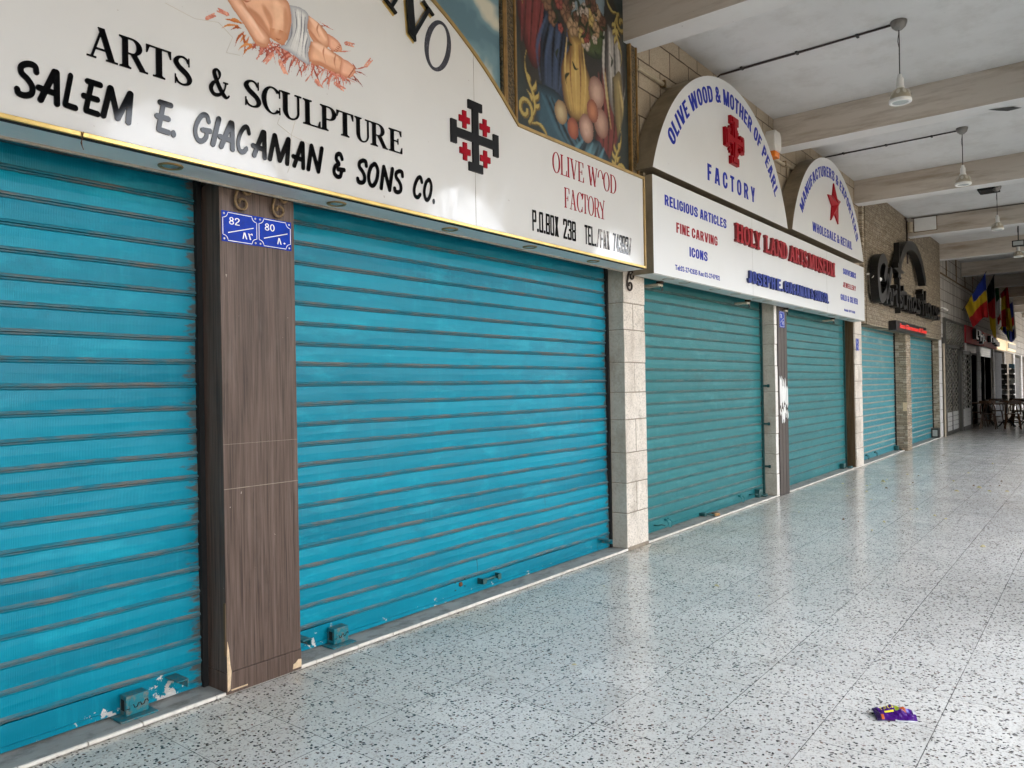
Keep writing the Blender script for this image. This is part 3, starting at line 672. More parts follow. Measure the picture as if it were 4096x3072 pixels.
def gothic(t=.2, h=.165):
    w = .56; Rr = R_
    top = lambda x0, x1, zc, r: ring((x0 + x1) / 2, zc, (x1 - x0) / 2, r, t, h, 0, 180, 28)
    bot = lambda x0, x1, zc, r: ring((x0 + x1) / 2, zc, (x1 - x0) / 2, r, t, h, 180, 360, 28)
    G = {}
    G['O'] = top(0, w, .67, .34) + bot(0, w, .33, .34) + [Rr(0, .33, t, .67), Rr(w - t, .33, w, .67)]
    G['C'] = top(0, w, .67, .34) + bot(0, w, .33, .34) + [Rr(0, .33, t, .67), Rr(w - t, .61, w, .67), Rr(w - t, .33, w, .39)]
    G['G'] = top(0, w, .67, .34) + bot(0, w, .33, .34) + [Rr(0, .33, t, .67), Rr(w - t, .62, w, .67), Rr(w - t, .12, w, .50), Rr(.29, .36, w, .50)]
    G['D'] = [Rr(0, 0, t, 1), Rr(0, 0, .26, h), Rr(0, 1 - h, .26, 1), Rr(.57 - t, .34, .57, .66)] + ring(.24, .66, .33, .34, t, h, 0, 90) + ring(.24, .34, .33, .34, t, h, 270, 360)
    G['P'] = [Rr(0, 0, t, 1), Rr(0, 1 - h, .29, 1), Rr(0, .40, .29, .40 + h)] + ring(.27, .70, .28, .30, t, h, -90, 90)
    G['R'] = [Rr(0, 0, t, 1), Rr(0, 1 - h, .30, 1), Rr(0, .42, .30, .42 + h), D_(.48, 0, .33, .50, t * 1.1)] + ring(.27, .71, .29, .29, t, h, -90, 90)
    G['S'] = path([(.465, .70), (.455, .84), (.28, .915), (.105, .83), (.10, .69), (.22, .57), (.36, .47), (.47, .34), (.44, .15), (.27, .085), (.09, .16), (.085, .32)], .19, True, False)
    G['U'] = [Rr(0, .33, t, 1), Rr(w - t, .33, w, 1)] + bot(0, w, .33, .34)
    G['J'] = [Rr(.42 - t, .30, .42, 1), Rr(0, .30, t, .36)] + bot(0, .42, .31, .32)
    G['E'] = [Rr(0, 0, t, 1), Rr(0, 0, .46, h), Rr(0, 1 - h, .46, 1), Rr(0, .5 - h / 2, .42, .5 + h / 2)]
    G['F'] = [Rr(0, 0, t, 1), Rr(0, 1 - h, .45, 1), Rr(0, .43, .40, .43 + h)]
    G['L'] = [Rr(0, 0, t, 1), Rr(0, 0, .44, h)]
    G['T'] = [Rr(.25 - t / 2, 0, .25 + t / 2, 1), Rr(0, 1 - h, .50, 1)]
    G['H'] = [Rr(0, 0, t, 1), Rr(w - t, 0, w, 1), Rr(0, .5 - h / 2, w, .5 + h / 2)]
    G['I'] = [Rr(0, 0, t, 1)]
    G['N'] = [Rr(0, 0, t * .92, 1), Rr(w - t * .92, 0, w, 1), D_(w - t * .6, 0, t * .6, 1, t * 1.1)]
    G['M'] = [Rr(0, 0, t * .9, 1), Rr(.76 - t * .9, 0, .76, 1), D_(.38, 0, t * .58, 1, t * 1.05), D_(.38, 0, .76 - t * .58, 1, t * 1.05)]
    G['A'] = [D_(.105, 0, .26, 1, t), D_(.515, 0, .36, 1, t), Rr(.16, .20, .46, .20 + h * .9)]
    G['V'] = [D_(.27, 0, .105, 1, t), D_(.35, 0, .515, 1, t)]
    G['W'] = [D_(.20, 0, .10, 1, t * .95), D_(.27, 0, .43, 1, t * .85), D_(.62, 0, .46, 1, t * .85), D_(.68, 0, .79, 1, t * .95)]
    G['X'] = [D_(.11, 0, .49, 1, t * 1.1), D_(.49, 0, .11, 1, t * 1.1)]
    G['Y'] = [D_(.26, .40, .105, 1, t), D_(.32, .40, .475, 1, t), Rr(.29 - t / 2, 0, .29 + t / 2, .46)]
    G['&'] = path([(.58, .50), (.50, .28), (.38, .12), (.24, .085), (.105, .16), (.105, .34), (.24, .50), (.38, .64), (.40, .80), (.30, .91), (.19, .88), (.16, .74), (.26, .54), (.40, .32), (.60, .07)], .165, True, False)
    G['.'] = [Rr(0, 0, t, h * 1.1)]
    return G

def union2d(polys):
    vv, ff = [], []
    for p in polys:
        a = sum(p[i][0] * p[(i + 1) % len(p)][1] - p[(i + 1) % len(p)][0] * p[i][1] for i in range(len(p)))
        if abs(a) < 1e-9: continue
        if a < 0: p = p[::-1]
        b = len(vv); vv += [Vector((float(q[0]), float(q[1]))) for q in p]; ff.append(list(range(b, b + len(p))))
    r = delaunay_2d_cdt(vv, [], ff, 1, 1e-5)
    keep = [tuple(f) for f, o in zip(r[2], r[5]) if len(o)]
    used = sorted({i for f in keep for i in f}); ix = {i: k for k, i in enumerate(used)}
    return [tuple(r[0][i]) for i in used], [tuple(ix[i] for i in f) for f in keep]

FONTS = {}
def inter_glyph(ch, bold):
    cu = bpy.data.curves.new('glyph', 'FONT'); cu.body = ch; cu.size = 1.0; cu.offset = bold; cu.resolution_u = 4
    o = bpy.data.objects.new('glyph', cu); COL.objects.link(o)
    dg = bpy.context.evaluated_depsgraph_get(); dg.update()
    me = o.evaluated_get(dg).to_mesh()
    cap = 0.727
    idx, vv, ff = {}, [], []
    loc = []
    for v in me.vertices:
        k = (round(v.co.x, 4), round(v.co.y, 4))
        if k not in idx: idx[k] = len(vv); vv.append((v.co.x / cap, v.co.y / cap))
        loc.append(idx[k])
    for p in me.polygons:
        f = []
        for i in p.vertices:
            if loc[i] not in f: f.append(loc[i])
        if len(f) > 2: ff.append(tuple(f))
    o.evaluated_get(dg).to_mesh_clear()
    bpy.data.objects.remove(o); bpy.data.curves.remove(cu)
    return vv, ff
def get_glyph(font, ch):
    key = (font, ch)
    if key not in FONTS:
        if font.startswith('inter'):
            vv, ff = inter_glyph(ch, float(font[5:] or 0))
        else:
            vv, ff = union2d(FSETS[font][ch])
        FONTS[key] = (vv, ff, min(v[0] for v in vv), max(v[0] for v in vv))
    return FONTS[key]
def digits(t=.12):
    G = {'0': ring(.28, .5, .28, .51, t, t * .95), '8': ring(.28, .745, .225, .265, t, t * .95, n=28) + ring(.28, .265, .27, .275, t, t * .95, n=30)}
    G['2'] = path([(.07, .70), (.10, .86), (.28, .945), (.46, .84), (.46, .66), (.34, .46), (.16, .27), (.075, .07)], t, True, False) + [R_(.02, 0, .54, t)]
    G['7'] = [R_(0, 1 - t, .54, 1), D_(.20, 0, .46, 1 - t + .01, t * 1.15)]
    G['6'] = ring(.28, .32, .28, .33, t, t * .95, n=30) + path([(.06, .34), (.07, .62), (.16, .86), (.32, .94), (.48, .82)], t, True, False)
    G['4'] = [R_(.36, 0, .36 + t, 1), R_(0, .22, .58, .22 + t * .95), D_(.07, .24, .40, 1, t * 1.2)]
    return G
FSETS = {'digits': digits(), 'serif': serif(0.175, 0.055), 'serif_thin': serif(0.13, 0.028, 0.075), 'serif_fat': serif(0.25, 0.13, 0.07), 'brush': brush(.16), 'block': block(), 'gothic': gothic(), 'gothic_fat': gothic(.225, .19)}

def layout(text, font, track=0.12, space=0.45):
    """list of (char, vertices with running x, faces) and the total width, cap height 1"""
    x, out = 0.0, []
    for ch in text:
        if ch == ' ': x += space; continue
        vv, ff, a, b = get_glyph(font, ch)
        out.append((ch, [(v[0] - a + x, v[1]) for v in vv], ff)); x += b - a + track
    return out, x - track

def solid(pieces, mapf, y, t, mb=None):
    """flat faces mapped into the plane Y = y - t, with walls back to Y = y"""
    mb = mb or MB()
    for vv, ff in pieces:
        P = [mapf(u, v) for u, v in vv]
        b = len(mb.v); n = len(P)
        mb.v += [(x, y - t, z) for x, z in P]
        cnt = {}
        for f in ff:
            a = sum(P[f[i]][0] * P[f[(i + 1) % len(f)]][1] - P[f[(i + 1) % len(f)]][0] * P[f[i]][1] for i in range(len(f)))
            g = f if a > 0 else f[::-1]
            mb.f.append(tuple(b + i for i in g)); mb.m.append(0)
            for i in range(len(g)): cnt[(g[i], g[(i + 1) % len(g)])] = 1
        mb.v += [(x, y, z) for x, z in P]
        for (i, j) in cnt:
            if (j, i) not in cnt:
                mb.f.append((b + i, b + n + i, b + n + j, b + j)); mb.m.append(1)
    return mb

def text_line(text, font, x0, x1, z0, h, y, t, mat_, parent, track=0.12, space=0.45, name='lettering', each=False, arc=None, wob=0.0, mats=None, slant=0.0, side=None):
    L, W = layout(text, font, track, space)
    sx = (x1 - x0) / W
    if arc:
        cx, cz, R, a0, a1 = arc
        mapf = lambda u, v: (cx + (R + v * h) * math.cos(rad(a0 + (a1 - a0) * u / W)), cz + (R + v * h) * math.sin(rad(a0 + (a1 - a0) * u / W)))
    else:
        mapf = lambda u, v: (x0 + (u + slant * v) * sx, z0 + v * h)
    if each:
        for k, (ch, vv, ff) in enumerate(L):
            m_ = (mats or {}).get(k, mat_)
            m_ = [m_, side or m_]
            dz = rng.uniform(-wob, wob)
            solid([(vv, ff)], lambda u, v: (lambda q: (q[0], q[1] + dz))(mapf(u, v)), y, t).build('raised_letter', m_, parent)
    else:
        solid([(vv, ff) for ch, vv, ff in L], mapf, y, t).build(name, mat_, parent)

# ------------------------------------------------------------------ painter for pictures, prints and cloth
class Canvas:
    def __init__(s, x0, x1, z0, z1, step, bg=None):
        s.nx, s.nz = int((x1 - x0) / step) + 1, int((z1 - z0) / step) + 1
        s.X, s.Z = np.meshgrid(np.linspace(x0, x1, s.nx), np.linspace(z0, z1, s.nz))
        s.C = np.zeros(s.X.shape + (3,)); s.A = np.zeros(s.X.shape)
        if bg is not None: s.C[:] = bg; s.A[:] = 1
    def put(s, m, col):
        m = np.clip(m, 0, 1)[..., None]; s.C = s.C * (1 - m) + np.asarray(col) * m
        s.A = np.maximum(s.A, m[..., 0])
    def inside(s, pts):
        r = np.zeros(s.X.shape, bool); n = len(pts)
        for i in range(n):
            (xa, za), (xb, zb) = pts[i], pts[(i + 1) % n]
            if za == zb: continue
            c = ((za > s.Z) != (zb > s.Z)) & (s.X < (xb - xa) * (s.Z - za) / (zb - za) + xa)
            r ^= c
        return r
    def edge(s, pts, closed=True):
        d = np.full(s.X.shape, 1e9); n = len(pts)
        for i in range(n if closed else n - 1):
            (xa, za), (xb, zb) = pts[i], pts[(i + 1) % n]
            vx, vz = xb - xa, zb - za
            t = np.clip(((s.X - xa) * vx + (s.Z - za) * vz) / (vx * vx + vz * vz + 1e-12), 0, 1)
            d = np.minimum(d, np.hypot(s.X - xa - t * vx, s.Z - za - t * vz))
        return d
    def shape(s, pts, dark, light, rim, smooth=True):
        if smooth:
            q = crom(list(pts) + [pts[0]], 5); pts = [(p[0], p[1]) for p in q[:-1]]
        m = s.inside(pts); d = s.edge(pts)
        k = np.clip(d / rim, 0, 1)[..., None]
        col = np.asarray(dark) * (1 - k) + np.asarray(light) * k
        s.put(m.astype(float), col)
        return m
    def stroke(s, pts, w, col, taper=True, soft=0.3):
        q = [tuple(p) for p in crom(pts, 6)] if len(pts) > 2 else pts
        for i, (a, b) in enumerate(zip(q[:-1], q[1:])):
            k = i / max(1, len(q) - 2)
            ww = w * (1 - 0.85 * abs(2 * k - 0.7)) if taper else w
            ww = max(ww, w * 0.15)
            x0, x1 = min(a[0], b[0]) - w, max(a[0], b[0]) + w; z0, z1 = min(a[1], b[1]) - w, max(a[1], b[1]) + w
            ci = np.where((s.X[0] >= x0) & (s.X[0] <= x1))[0]; ri = np.where((s.Z[:, 0] >= z0) & (s.Z[:, 0] <= z1))[0]
            if not len(ci) or not len(ri): continue
            sl = (slice(ri[0], ri[-1] + 1), slice(ci[0], ci[-1] + 1))
            vx, vz = b[0] - a[0], b[1] - a[1]
            t = np.clip(((s.X[sl] - a[0]) * vx + (s.Z[sl] - a[1]) * vz) / (vx * vx + vz * vz + 1e-12), 0, 1)
            d = np.hypot(s.X[sl] - a[0] - t * vx, s.Z[sl] - a[1] - t * vz)
            m = np.clip((ww / 2 - d) / (w * soft * 0.5) + 0.5, 0, 1)[..., None]
            s.C[sl] = s.C[sl] * (1 - m) + np.asarray(col) * m
            s.A[sl] = np.maximum(s.A[sl], m[..., 0])
    def noise(s, scale, seed, octv=4):
        r = np.random.default_rng(seed); out = np.zeros(s.X.shape); amp = 1; tot = 0
        for o in range(octv):
            g = r.random((64, 64)); u = (s.X * scale) % 63; v = (s.Z * scale) % 63
            i, j = u.astype(int), v.astype(int); fu, fv = u - i, v - j
            fu, fv = fu * fu * (3 - 2 * fu), fv * fv * (3 - 2 * fv)
            i2, j2 = np.minimum(i + 1, 63), np.minimum(j + 1, 63)
            out += amp * ((g[j, i] * (1 - fu) + g[j, i2] * fu) * (1 - fv) + (g[j2, i] * (1 - fu) + g[j2, i2] * fu) * fv)
            tot += amp; amp *= 0.5; scale *= 2.03
        return out / tot
    def build(s, name, y, mat_, parent, warp=None):
        me = bpy.data.meshes.new(name)
        ok = (s.A[:-1, :-1] > .5) & (s.A[1:, :-1] > .5) & (s.A[:-1, 1:] > .5) & (s.A[1:, 1:] > .5)
        jj, ii = np.where(ok)
        a = jj * s.nx + ii
        quads = np.stack([a, a + 1, a + 1 + s.nx, a + s.nx], 1)
        used, inv = np.unique(quads, return_inverse=True)
        quads = inv.reshape(quads.shape)
        co = np.stack([s.X.ravel()[used], np.full(len(used), y), s.Z.ravel()[used]], 1)
        if warp is not None: co = warp(co)
        cc = s.C.reshape(-1, 3)[used]
        me.from_pydata(co.tolist(), [], quads.tolist())
        at_ = me.color_attributes.new('Col', 'FLOAT_COLOR', 'POINT')
        at_.data.foreach_set('color', np.concatenate([cc, np.ones((len(used), 1))], 1).astype(np.float32).ravel())
        me.materials.append(mat_); me.update()
        o = bpy.data.objects.new(name, me); COL.objects.link(o)
        if parent is not None: o.parent = parent; o.location = -wloc(parent)
        return o
# ------------------------------------------------------------------ setting
def atx(px, py, x):
    r = pray(px, py); t = x / r[0]
    return (r[1] * t, EYE + r[2] * t)
def zpt(x0, y0, s): return lambda x, y: (x0 + x / s, y0 + y / s)

WALL = 3.46          # pillar faces and wall face
SHUT = 3.63          # shutter curtains
SIGN = 3.21          # faces of the shop signs

tag(MB().box(-12, 60, -0.9, 7.0, -0.2, 0.0).build('floor', M['terrazzo']), kind='structure')
tag(MB().box(-160, 200, -160, -0.9, -0.3, -0.14).build('plaza', M['plaza']), kind='structure')
tag(MB().box(-160, 200, -0.9, 60, -0.5, -0.3).build('ground', M['plaza']), kind='structure')

b = MB(); x = -12.0; k = 0
while x < 22.6:
    w = 0.70 + 0.25 * random.random()
    x1 = min(x + w, 22.65)
    b.box(x, x1 - 0.004, 3.4625, 3.80, 0.0, 0.019 + 0.002 * random.random()); x = x1
step = tag(b.build('step', M['concrete'], bevel=0.002), kind='structure')
b = MB(); x = -12.0
while x < 22.6:
    w = 0.08 + 0.35 * random.random(); x1 = min(x + w, 22.65)
    d = random.uniform(-0.0025, 0.0025)
    b.box(x, x1 - 0.003, 3.4485 + d, 3.462, 0.003, 0.021 + random.uniform(-0.0015, 0.002)); x = x1
b.build('nosing', M['nosing'], step, bevel=0.004)

bld = empty('arcade_building', (0, 3.46, 0), 'long stone arcade building with white beamed ceiling over the terrazzo walkway', 'building')
MB().box(-12, 22.65, WALL, 3.80, 2.62, 5.0).build('wall', M['wall_stone'], bld)
MB().box(22.65, 52, WALL, 3.80, 2.62, 5.0).build('wall', M['wall_far'], bld)
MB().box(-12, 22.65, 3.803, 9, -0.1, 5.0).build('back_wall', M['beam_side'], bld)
MB().box(22.65, 52, 6.0, 9, -0.1, 5.0).build('back_wall', M['dark_metal'], bld)
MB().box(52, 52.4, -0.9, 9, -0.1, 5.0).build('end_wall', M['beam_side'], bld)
MB().box(-12.4, -12, -0.9, 9, -0.1, 5.0).build('end_wall', M['beam_side'], bld)  # added behind the camera to shut out light
MB().box(-12, 60, -1.0, 9, 5.0, 5.3).build('ceiling', M['ceiling'], bld)
MB().box(-12, 60, -1.0, 9, 5.303, 15).build('shading_upper_storey', M['wall_far'], bld)  # unseen mass raised so its shadow covers the plaza
for k in range(-4, 12):
    x0 = 6.06 + 4.07 * k
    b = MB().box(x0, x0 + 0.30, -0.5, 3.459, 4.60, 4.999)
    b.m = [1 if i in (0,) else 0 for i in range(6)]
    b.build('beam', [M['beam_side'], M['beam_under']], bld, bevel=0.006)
# outer side: open arches, plus unseen solid bays added to block light
for k in range(-5, 12):
    xc = 8.2 + 4.07 * k
    if -12 > xc - 2 or xc > 52: continue
    x0, x1 = xc - 2.035, xc + 2.035
    if k in (-5, -4, -3, 4, 5, 6, 7):
        poly = [(x0, -0.1), (x1, -0.1), (x1, 5.0), (x0, 5.0)]
    else:
        Rr, sp = 1.3, 3.08
        arc = [(xc + Rr * math.cos(rad(180 - i * 7.5)), sp + Rr * math.sin(rad(180 - i * 7.5))) for i in range(25)]
        poly = [(x0, -0.1), (xc - Rr, -0.1)] + arc + [(xc + Rr, -0.1), (x1, -0.1), (x1, 5.0), (x0, 5.0)]
    MB().prism(poly, -0.9, -0.5).build('arch_or_blocked_bay', M['arch_stone'], bld)
# small scar of loose paint under the second beam
b = MB(); pc = [(12.02, 1.40), (12.12, 1.33), (12.16, 1.22), (12.14, 1.08), (12.10, 1.16), (12.06, 1.26)]
b.add([(x - 1.72, y - 0.35, 4.594 - 0.02 * (i in (2, 3))) for i, (x, y) in enumerate(pc)], [tuple(range(6))])
b.build('peeling_paint', M['dark_metal'], bld)

# unseen buildings added across the square for bounced light, reflected in the glossy sign
for x0, x1, h, d, lb in ((-30, 2, 5.0, 0.0, 'unseen stone building added across the square for bounce light, left one'), (2.5, 27, 6.2, 1.5, 'unseen taller stone building added across the square for bounce light, middle one'), (27.5, 70, 4.6, 0.5, 'unseen stone building added across the square for bounce light, right one')):
    t = empty('building', ((x0 + x1) / 2, -26, -0.14), lb, 'building', 'unseen buildings added across the square')
    MB().box(x0, x1, -34, -26 - d, -0.14, h).box(x0 - .1, x1 + .1, -34, -25.9 - d, h + .003, h + 0.4).build('facade', M['far_stone'], t)
    n_ = int((x1 - x0) / 4)
    for i in range(n_):
        for j in range(1 if h < 6 else 2):
            xw = x0 + (i + .5) * (x1 - x0) / n_
            MB().box(xw - .6, xw + .6, -26 - d - 0.02, -25.97 - d, 1.0 + j * 2.9, 2.9 + j * 2.9).build('window', M['glass_dark'], t)

# ------------------------------------------------------------------ pillars
def block_pillar(x0, x1, joints, splits, mats, y0=3.446, y1=3.79, corner=None):
    core = MB().box(x0 + 0.004, x1 - 0.004, y0 + 0.004, y1, 0.0, joints[-1] - 0.003)
    out = []
    z0 = 0.021
    b = MB()
    for i, z1 in enumerate(joints):
        xs = [x0, x1] if splits[i] is None else [x0, x0 + (x1 - x0) * splits[i], x1]
        for xa, xb in zip(xs[:-1], xs[1:]):
            g = 0.0042
            d = random.uniform(-0.0025, 0.0025)
            ga, gb = (0 if xa == x0 else g), (0 if xb == x1 else g)
            b.box(xa + ga, xb - gb, y0 + d, y1 - 0.002, z0 + g, z1 - g)
        z0 = z1
    return core, b

t = empty('pillar', (2.3, WALL, 0), 'brown wood laminate pillar with two blue number plates between the bright blue shutters', 'pillar', 'pillars between the shutters')
MB().box(2.078, 2.515, 3.444, 3.79, 0.115, 2.547).build('cladding', M['laminate'], t, bevel=0.003)
MB().box(2.076, 2.517, 3.442, 3.79, 0.008, 0.1135).build('plinth_board', M['laminate'], t, bevel=0.002)
b = MB().box(2.0785, 2.5145, 3.4432, 3.4441, 1.018, 1.021).box(2.0785, 2.5145, 3.4432, 3.4441, 1.2405, 1.242)
b.build('panel_seam', M['mortar'], t)
b = MB()
b.prism([(2.0805, 0.025), (2.094, 0.03), (2.102, 0.12), (2.096, 0.155), (2.090, 0.23), (2.083, 0.27), (2.0795, 0.20)], 3.4400, 3.4435)
b.prism([(2.46, 0.022), (2.514, 0.022), (2.514, 0.062), (2.495, 0.066), (2.478, 0.05), (2.464, 0.046)], 3.4385, 3.4415)
b.prism([(2.10, 0.0235), (2.19, 0.0235), (2.19, 0.030), (2.10, 0.030)], 3.4385, 3.4415)
b.build('torn_edge', M['torn'], t)
MB().box(2.0745, 2.0775, 3.4445, 3.461, 0.20, 0.46).build('torn_edge', M['ribwood'], t)

t = empty('pillar', (6.25, WALL, 0), 'pillar of pale tooled limestone blocks between the bright blue and the green shutters', 'pillar', 'pillars between the shutters')
core, blk = block_pillar(6.05, 6.447, [0.339, 0.612, 0.886, 1.187, 1.435, 1.707, 2.005, 2.249, 2.60], [None, .47, None, .48, None, .46, None, .44, None], None)
core.build('mortar_core', M['mortar'], t)
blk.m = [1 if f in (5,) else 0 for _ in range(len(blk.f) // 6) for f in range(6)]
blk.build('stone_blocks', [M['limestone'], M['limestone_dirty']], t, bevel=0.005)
MB().box(6.06, 6.44, 3.438, 3.47, 0.0, 0.034).build('mortar_foot', M['mortar'], t, bevel=0.006)

t = empty('pillar', (10.2, WALL, 0), 'narrow pillar of dirty stone blocks and dark brown planks with torn white paper', 'pillar', 'pillars between the shutters')
core, blk = block_pillar(9.985, 10.085, [0.30, 0.56, 0.83, 1.06, 1.38, 1.72, 2.006, 2.262, 2.60], [None] * 9, None)
core.build('mortar_core', M['mortar'], t)
blk.m = [1 if f in (5,) else 0 for _ in range(len(blk.f) // 6) for f in range(6)]
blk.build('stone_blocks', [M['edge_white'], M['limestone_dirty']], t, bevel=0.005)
b = MB()
for i in range(3):
    b.box(10.087 + i * 0.121, 10.087 + (i + 1) * 0.121 - 0.004, 3.435, 3.78, 0.003, 2.535)
b.build('planks', M['darkwood'], t, bevel=0.003)
pr = random.Random(5); pp = MB()
for i in range(9):
    xa = 10.12 + i * 0.034 + pr.uniform(0, .006); xb = xa + pr.uniform(.022, .040)
    za, zb = pr.uniform(.92, 1.10), pr.uniform(1.38, 1.60)
    gap = pr.uniform(1.14, 1.24)
    for z0_, z1_ in ((za, gap - pr.uniform(.0, .06)), (gap + pr.uniform(-.02, .02), zb)):
        pp.prism([(xa + pr.uniform(0, .01), z0_), (xb, z0_ + pr.uniform(0, .05)), (xb + pr.uniform(-.008, .008), (z0_ + z1_) / 2), (xb - .004, z1_ - pr.uniform(0, .06)), (xa, z1_), (xa + pr.uniform(-.006, .006), (z0_ + z1_) / 2)], 3.4310 - .0003 * i, 3.4345)
pp.build('torn_paper', M['plate_white'], t)
for z in (1.46, 0.96, 0.40):
    MB().box(9.965, 9.984, 3.52, 3.62, z - 0.012, z + 0.012).box(9.955, 9.966, 3.515, 3.545, z - 0.02, z + 0.02).build('hinge_strap', M['lock_teal'], t)

t = empty('pillar', (14.2, WALL, 0), 'limestone pillar with ribbed brown wood cladding on its side and a small number plate', 'pillar', 'pillars between the shutters')
core, blk = block_pillar(13.995, 14.455, [0.33, 0.60, 0.88, 1.20, 1.50, 1.79, 2.05, 2.32, 2.60], [None, .55, None, .5, None, .5, None, None, None], None)
core.build('mortar_core', M['mortar'], t)
blk.build('stone_blocks', M['limestone'], t, bevel=0.005)
b = MB()
for i in range(14):
    y = 3.466 + i * 0.0225
    b.box(13.968, 13.992, y, y + 0.016, 0.022, 2.60)
b.box(13.985, 13.993, 3.466, 3.79, 0.021, 2.60)
b.build('ribbed_cladding', M['ribwood'], t, bevel=0.002)
b = MB().box(14.456, 14.49, 3.47, 3.79, 0.021, 2.6); b.build('plaster_edge', M['edge_white'], t)

t = empty('pillar', (18.1, WALL, 0), 'square pillar clad in thin stacked stone strips between the two pale blue shutters', 'pillar', 'pillars between the shutters')
MB().box(17.90, 18.37, 3.39, 3.79, 0.003, 2.525).build('stone_cladding', M['stack'], t, bevel=0.004)
MB().box(17.896, 17.899, 3.392, 3.47, 0.85, 1.03).build('bare_patch', M['torn'], t)

t = empty('pillar', (22.5, WALL, 0), 'white stone pillar with stacked stone side at the end of the shutters', 'pillar', 'pillars between the shutters')
core, blk = block_pillar(22.31, 22.66, [0.38, 0.72, 1.06, 1.40, 1.74, 2.08, 2.35, 2.60], [None] * 8, None)
core.build('mortar_core', M['mortar'], t)
blk.build('stone_blocks', M['limestone_white'], t, bevel=0.004)
MB().box(22.285, 22.308, 3.462, 3.79, 0.021, 2.6).build('stone_cladding', M['stack'], t)

# ------------------------------------------------------------------ roller shutters
def shutter(x0, x1, paint, ledge, strip, label, guide, dent=0.003):
    t = empty('roller_shutter', ((x0 + x1) / 2, SHUT, 0), label, 'shutter', 'closed roller shutters along the arcade')
    p = 0.1155; z = 0.14; prof = []
    while z < 2.64:
        for dy, dz, mi in ((0.005, 0.0, 2), (-0.003, 0.0025, 2), (-0.003, 0.0085, 2), (0.008, 0.0095, 2), (0.008, 0.0120, 0), (-0.0105, 0.013, 1), (-0.0115, 0.0160, 2), (-0.0105, 0.0190, 1), (-0.001, 0.0265, 0), (-0.0035, 0.070, 0), (-0.001, 0.1115, 0)):
            prof.append((SHUT + dy, z + dz, mi))
        z += p
    ns = max(6, int((x1 - x0) / 0.22)); xs = np.linspace(x0, x1, ns + 1)
    ph = rng.uniform(0, 9, 4)
    b = MB()
    for (y, z, mi) in prof:
        for x in xs:
            d = dent * (math.sin(2.3 * x + ph[0] + 3.1 * z) + math.sin(5.1 * x - 7 * z + ph[1]) + 0.6 * math.sin(11 * x + 13 * z + ph[2]))
            b.v.append((x, y + d, z + 0.4 * d))
    n = ns + 1
    for i in range(len(prof) - 1):
        for j in range(ns):
            b.f.append((i * n + j, i * n + j + 1, (i + 1) * n + j + 1, (i + 1) * n + j)); b.m.append(prof[i][2])
    b.build('curtain', [paint, ledge, strip], t)
    b = MB()
    for y, z0, z1 in ((SHUT - 0.006, 0.026, 0.139),):
        b.box(x0, x1, y, y + 0.012, z0, z1)
    b.box(x0, x1, SHUT - 0.013, SHUT - 0.007, 0.028, 0.050)
    b.box(x0, x1, SHUT - 0.0085, SHUT - 0.0065, 0.133, 0.1385)
    b.build('bottom_rail', paint, t)
    for xa, xb in ((x0 - 0.028, x0 - 0.001), (x1 + 0.001, x1 + 0.028)):
        MB().box(xa, xb, SHUT - 0.03, SHUT + 0.03, 0.021, 2.63).build('guide_rail', guide, t)
    return t

def lock_box(t, xc):
    b = MB().box(xc - 0.052, xc + 0.052, 3.548, 3.612, 0.03, 0.118)
    lb = b.build('lock_box', M['lock_cyan'], t, bevel=0.003)
    MB().box(xc - 0.095, xc + 0.075, 3.505, 3.615, 0.0205, 0.029).build('base_plate', M['lock_cyan'], lb, bevel=0.002)
    pts = [(-.05, .062), (-.036, .060), (-.03, .075), (-.018, .075), (-.013, .060), (-.002, .061), (.004, .076), (.014, .077), (.019, .063), (.03, .065), (.035, .080), (.045, .081), (.05, .07)]
    MB().tube([(xc + a, 3.5475, z) for a, z in pts], 0.0022, 6).build('key_slot', M['black'], lb)
    MB().box(xc - 0.0535, xc - 0.0515, 3.565, 3.595, 0.05, 0.10).build('side_slot', M['black'], lb)
    MB().box(xc - 0.036, xc - 0.022, 3.5455, 3.5475, 0.034, 0.10).build('seam_bar', M['lock_cyan'], lb)
def stop_bracket(t, x, z=0.125, m='lock_cyan'):
    b = MB().box(x - 0.028, x + 0.028, 3.50, 3.622, z, z + 0.005).box(x + 0.022, x + 0.028, 3.50, 3.622, z - 0.035, z)
    b.build('stop_bracket', M[m], t)

s1 = shutter(-1.6, 2.045, M['sh_cyan'], M['ledge_cyan'], M['strip_cyan'], 'bright blue roller shutter with flaking paint, leftmost in the row', M['black'], 0.0034)
lock_box(s1, 1.69); stop_bracket(s1, 1.885)
s2 = shutter(2.55, 6.02, M['sh_cyan'], M['ledge_cyan'], M['strip_cyan'], 'wide bright blue roller shutter between the brown wood pillar and the pale stone pillar', M['black'], 0.0030)
lock_box(s2, 2.875); stop_bracket(s2, 2.60); stop_bracket(s2, 5.85)
b = MB().lathe([(0.0, -0.012), (0.012, -0.011), (0.017, -0.004), (0.018, 0.0)], (3.996, 3.624, 0.118), 16, axis='y')
cyl = b.build('lock_cylinder', M['rust'], s2)
for dx, dz in ((-.055, .022), (-.055, -.028), (.045, .032), (.045, -.018)):
    MB().lathe([(0, -.006), (.005, -.005), (.006, 0)], (3.996 + dx, 3.624, 0.115 + dz), 8, axis='y').build('rivet', M['lock_teal'], s2)
b = MB().box(4.175, 4.182, 3.565, 3.62, 0.085, 0.125).box(4.182, 4.215, 3.565, 3.569, 0.085, 0.125).box(4.375, 4.382, 3.565, 3.62, 0.085, 0.125).box(4.345, 4.375, 3.565, 3.569, 0.085, 0.125)
b.tube([(4.17, 3.59, 0.105), (4.39, 3.59, 0.105)], 0.008, 8)
b.build('handle', M['lock_teal'], s2)

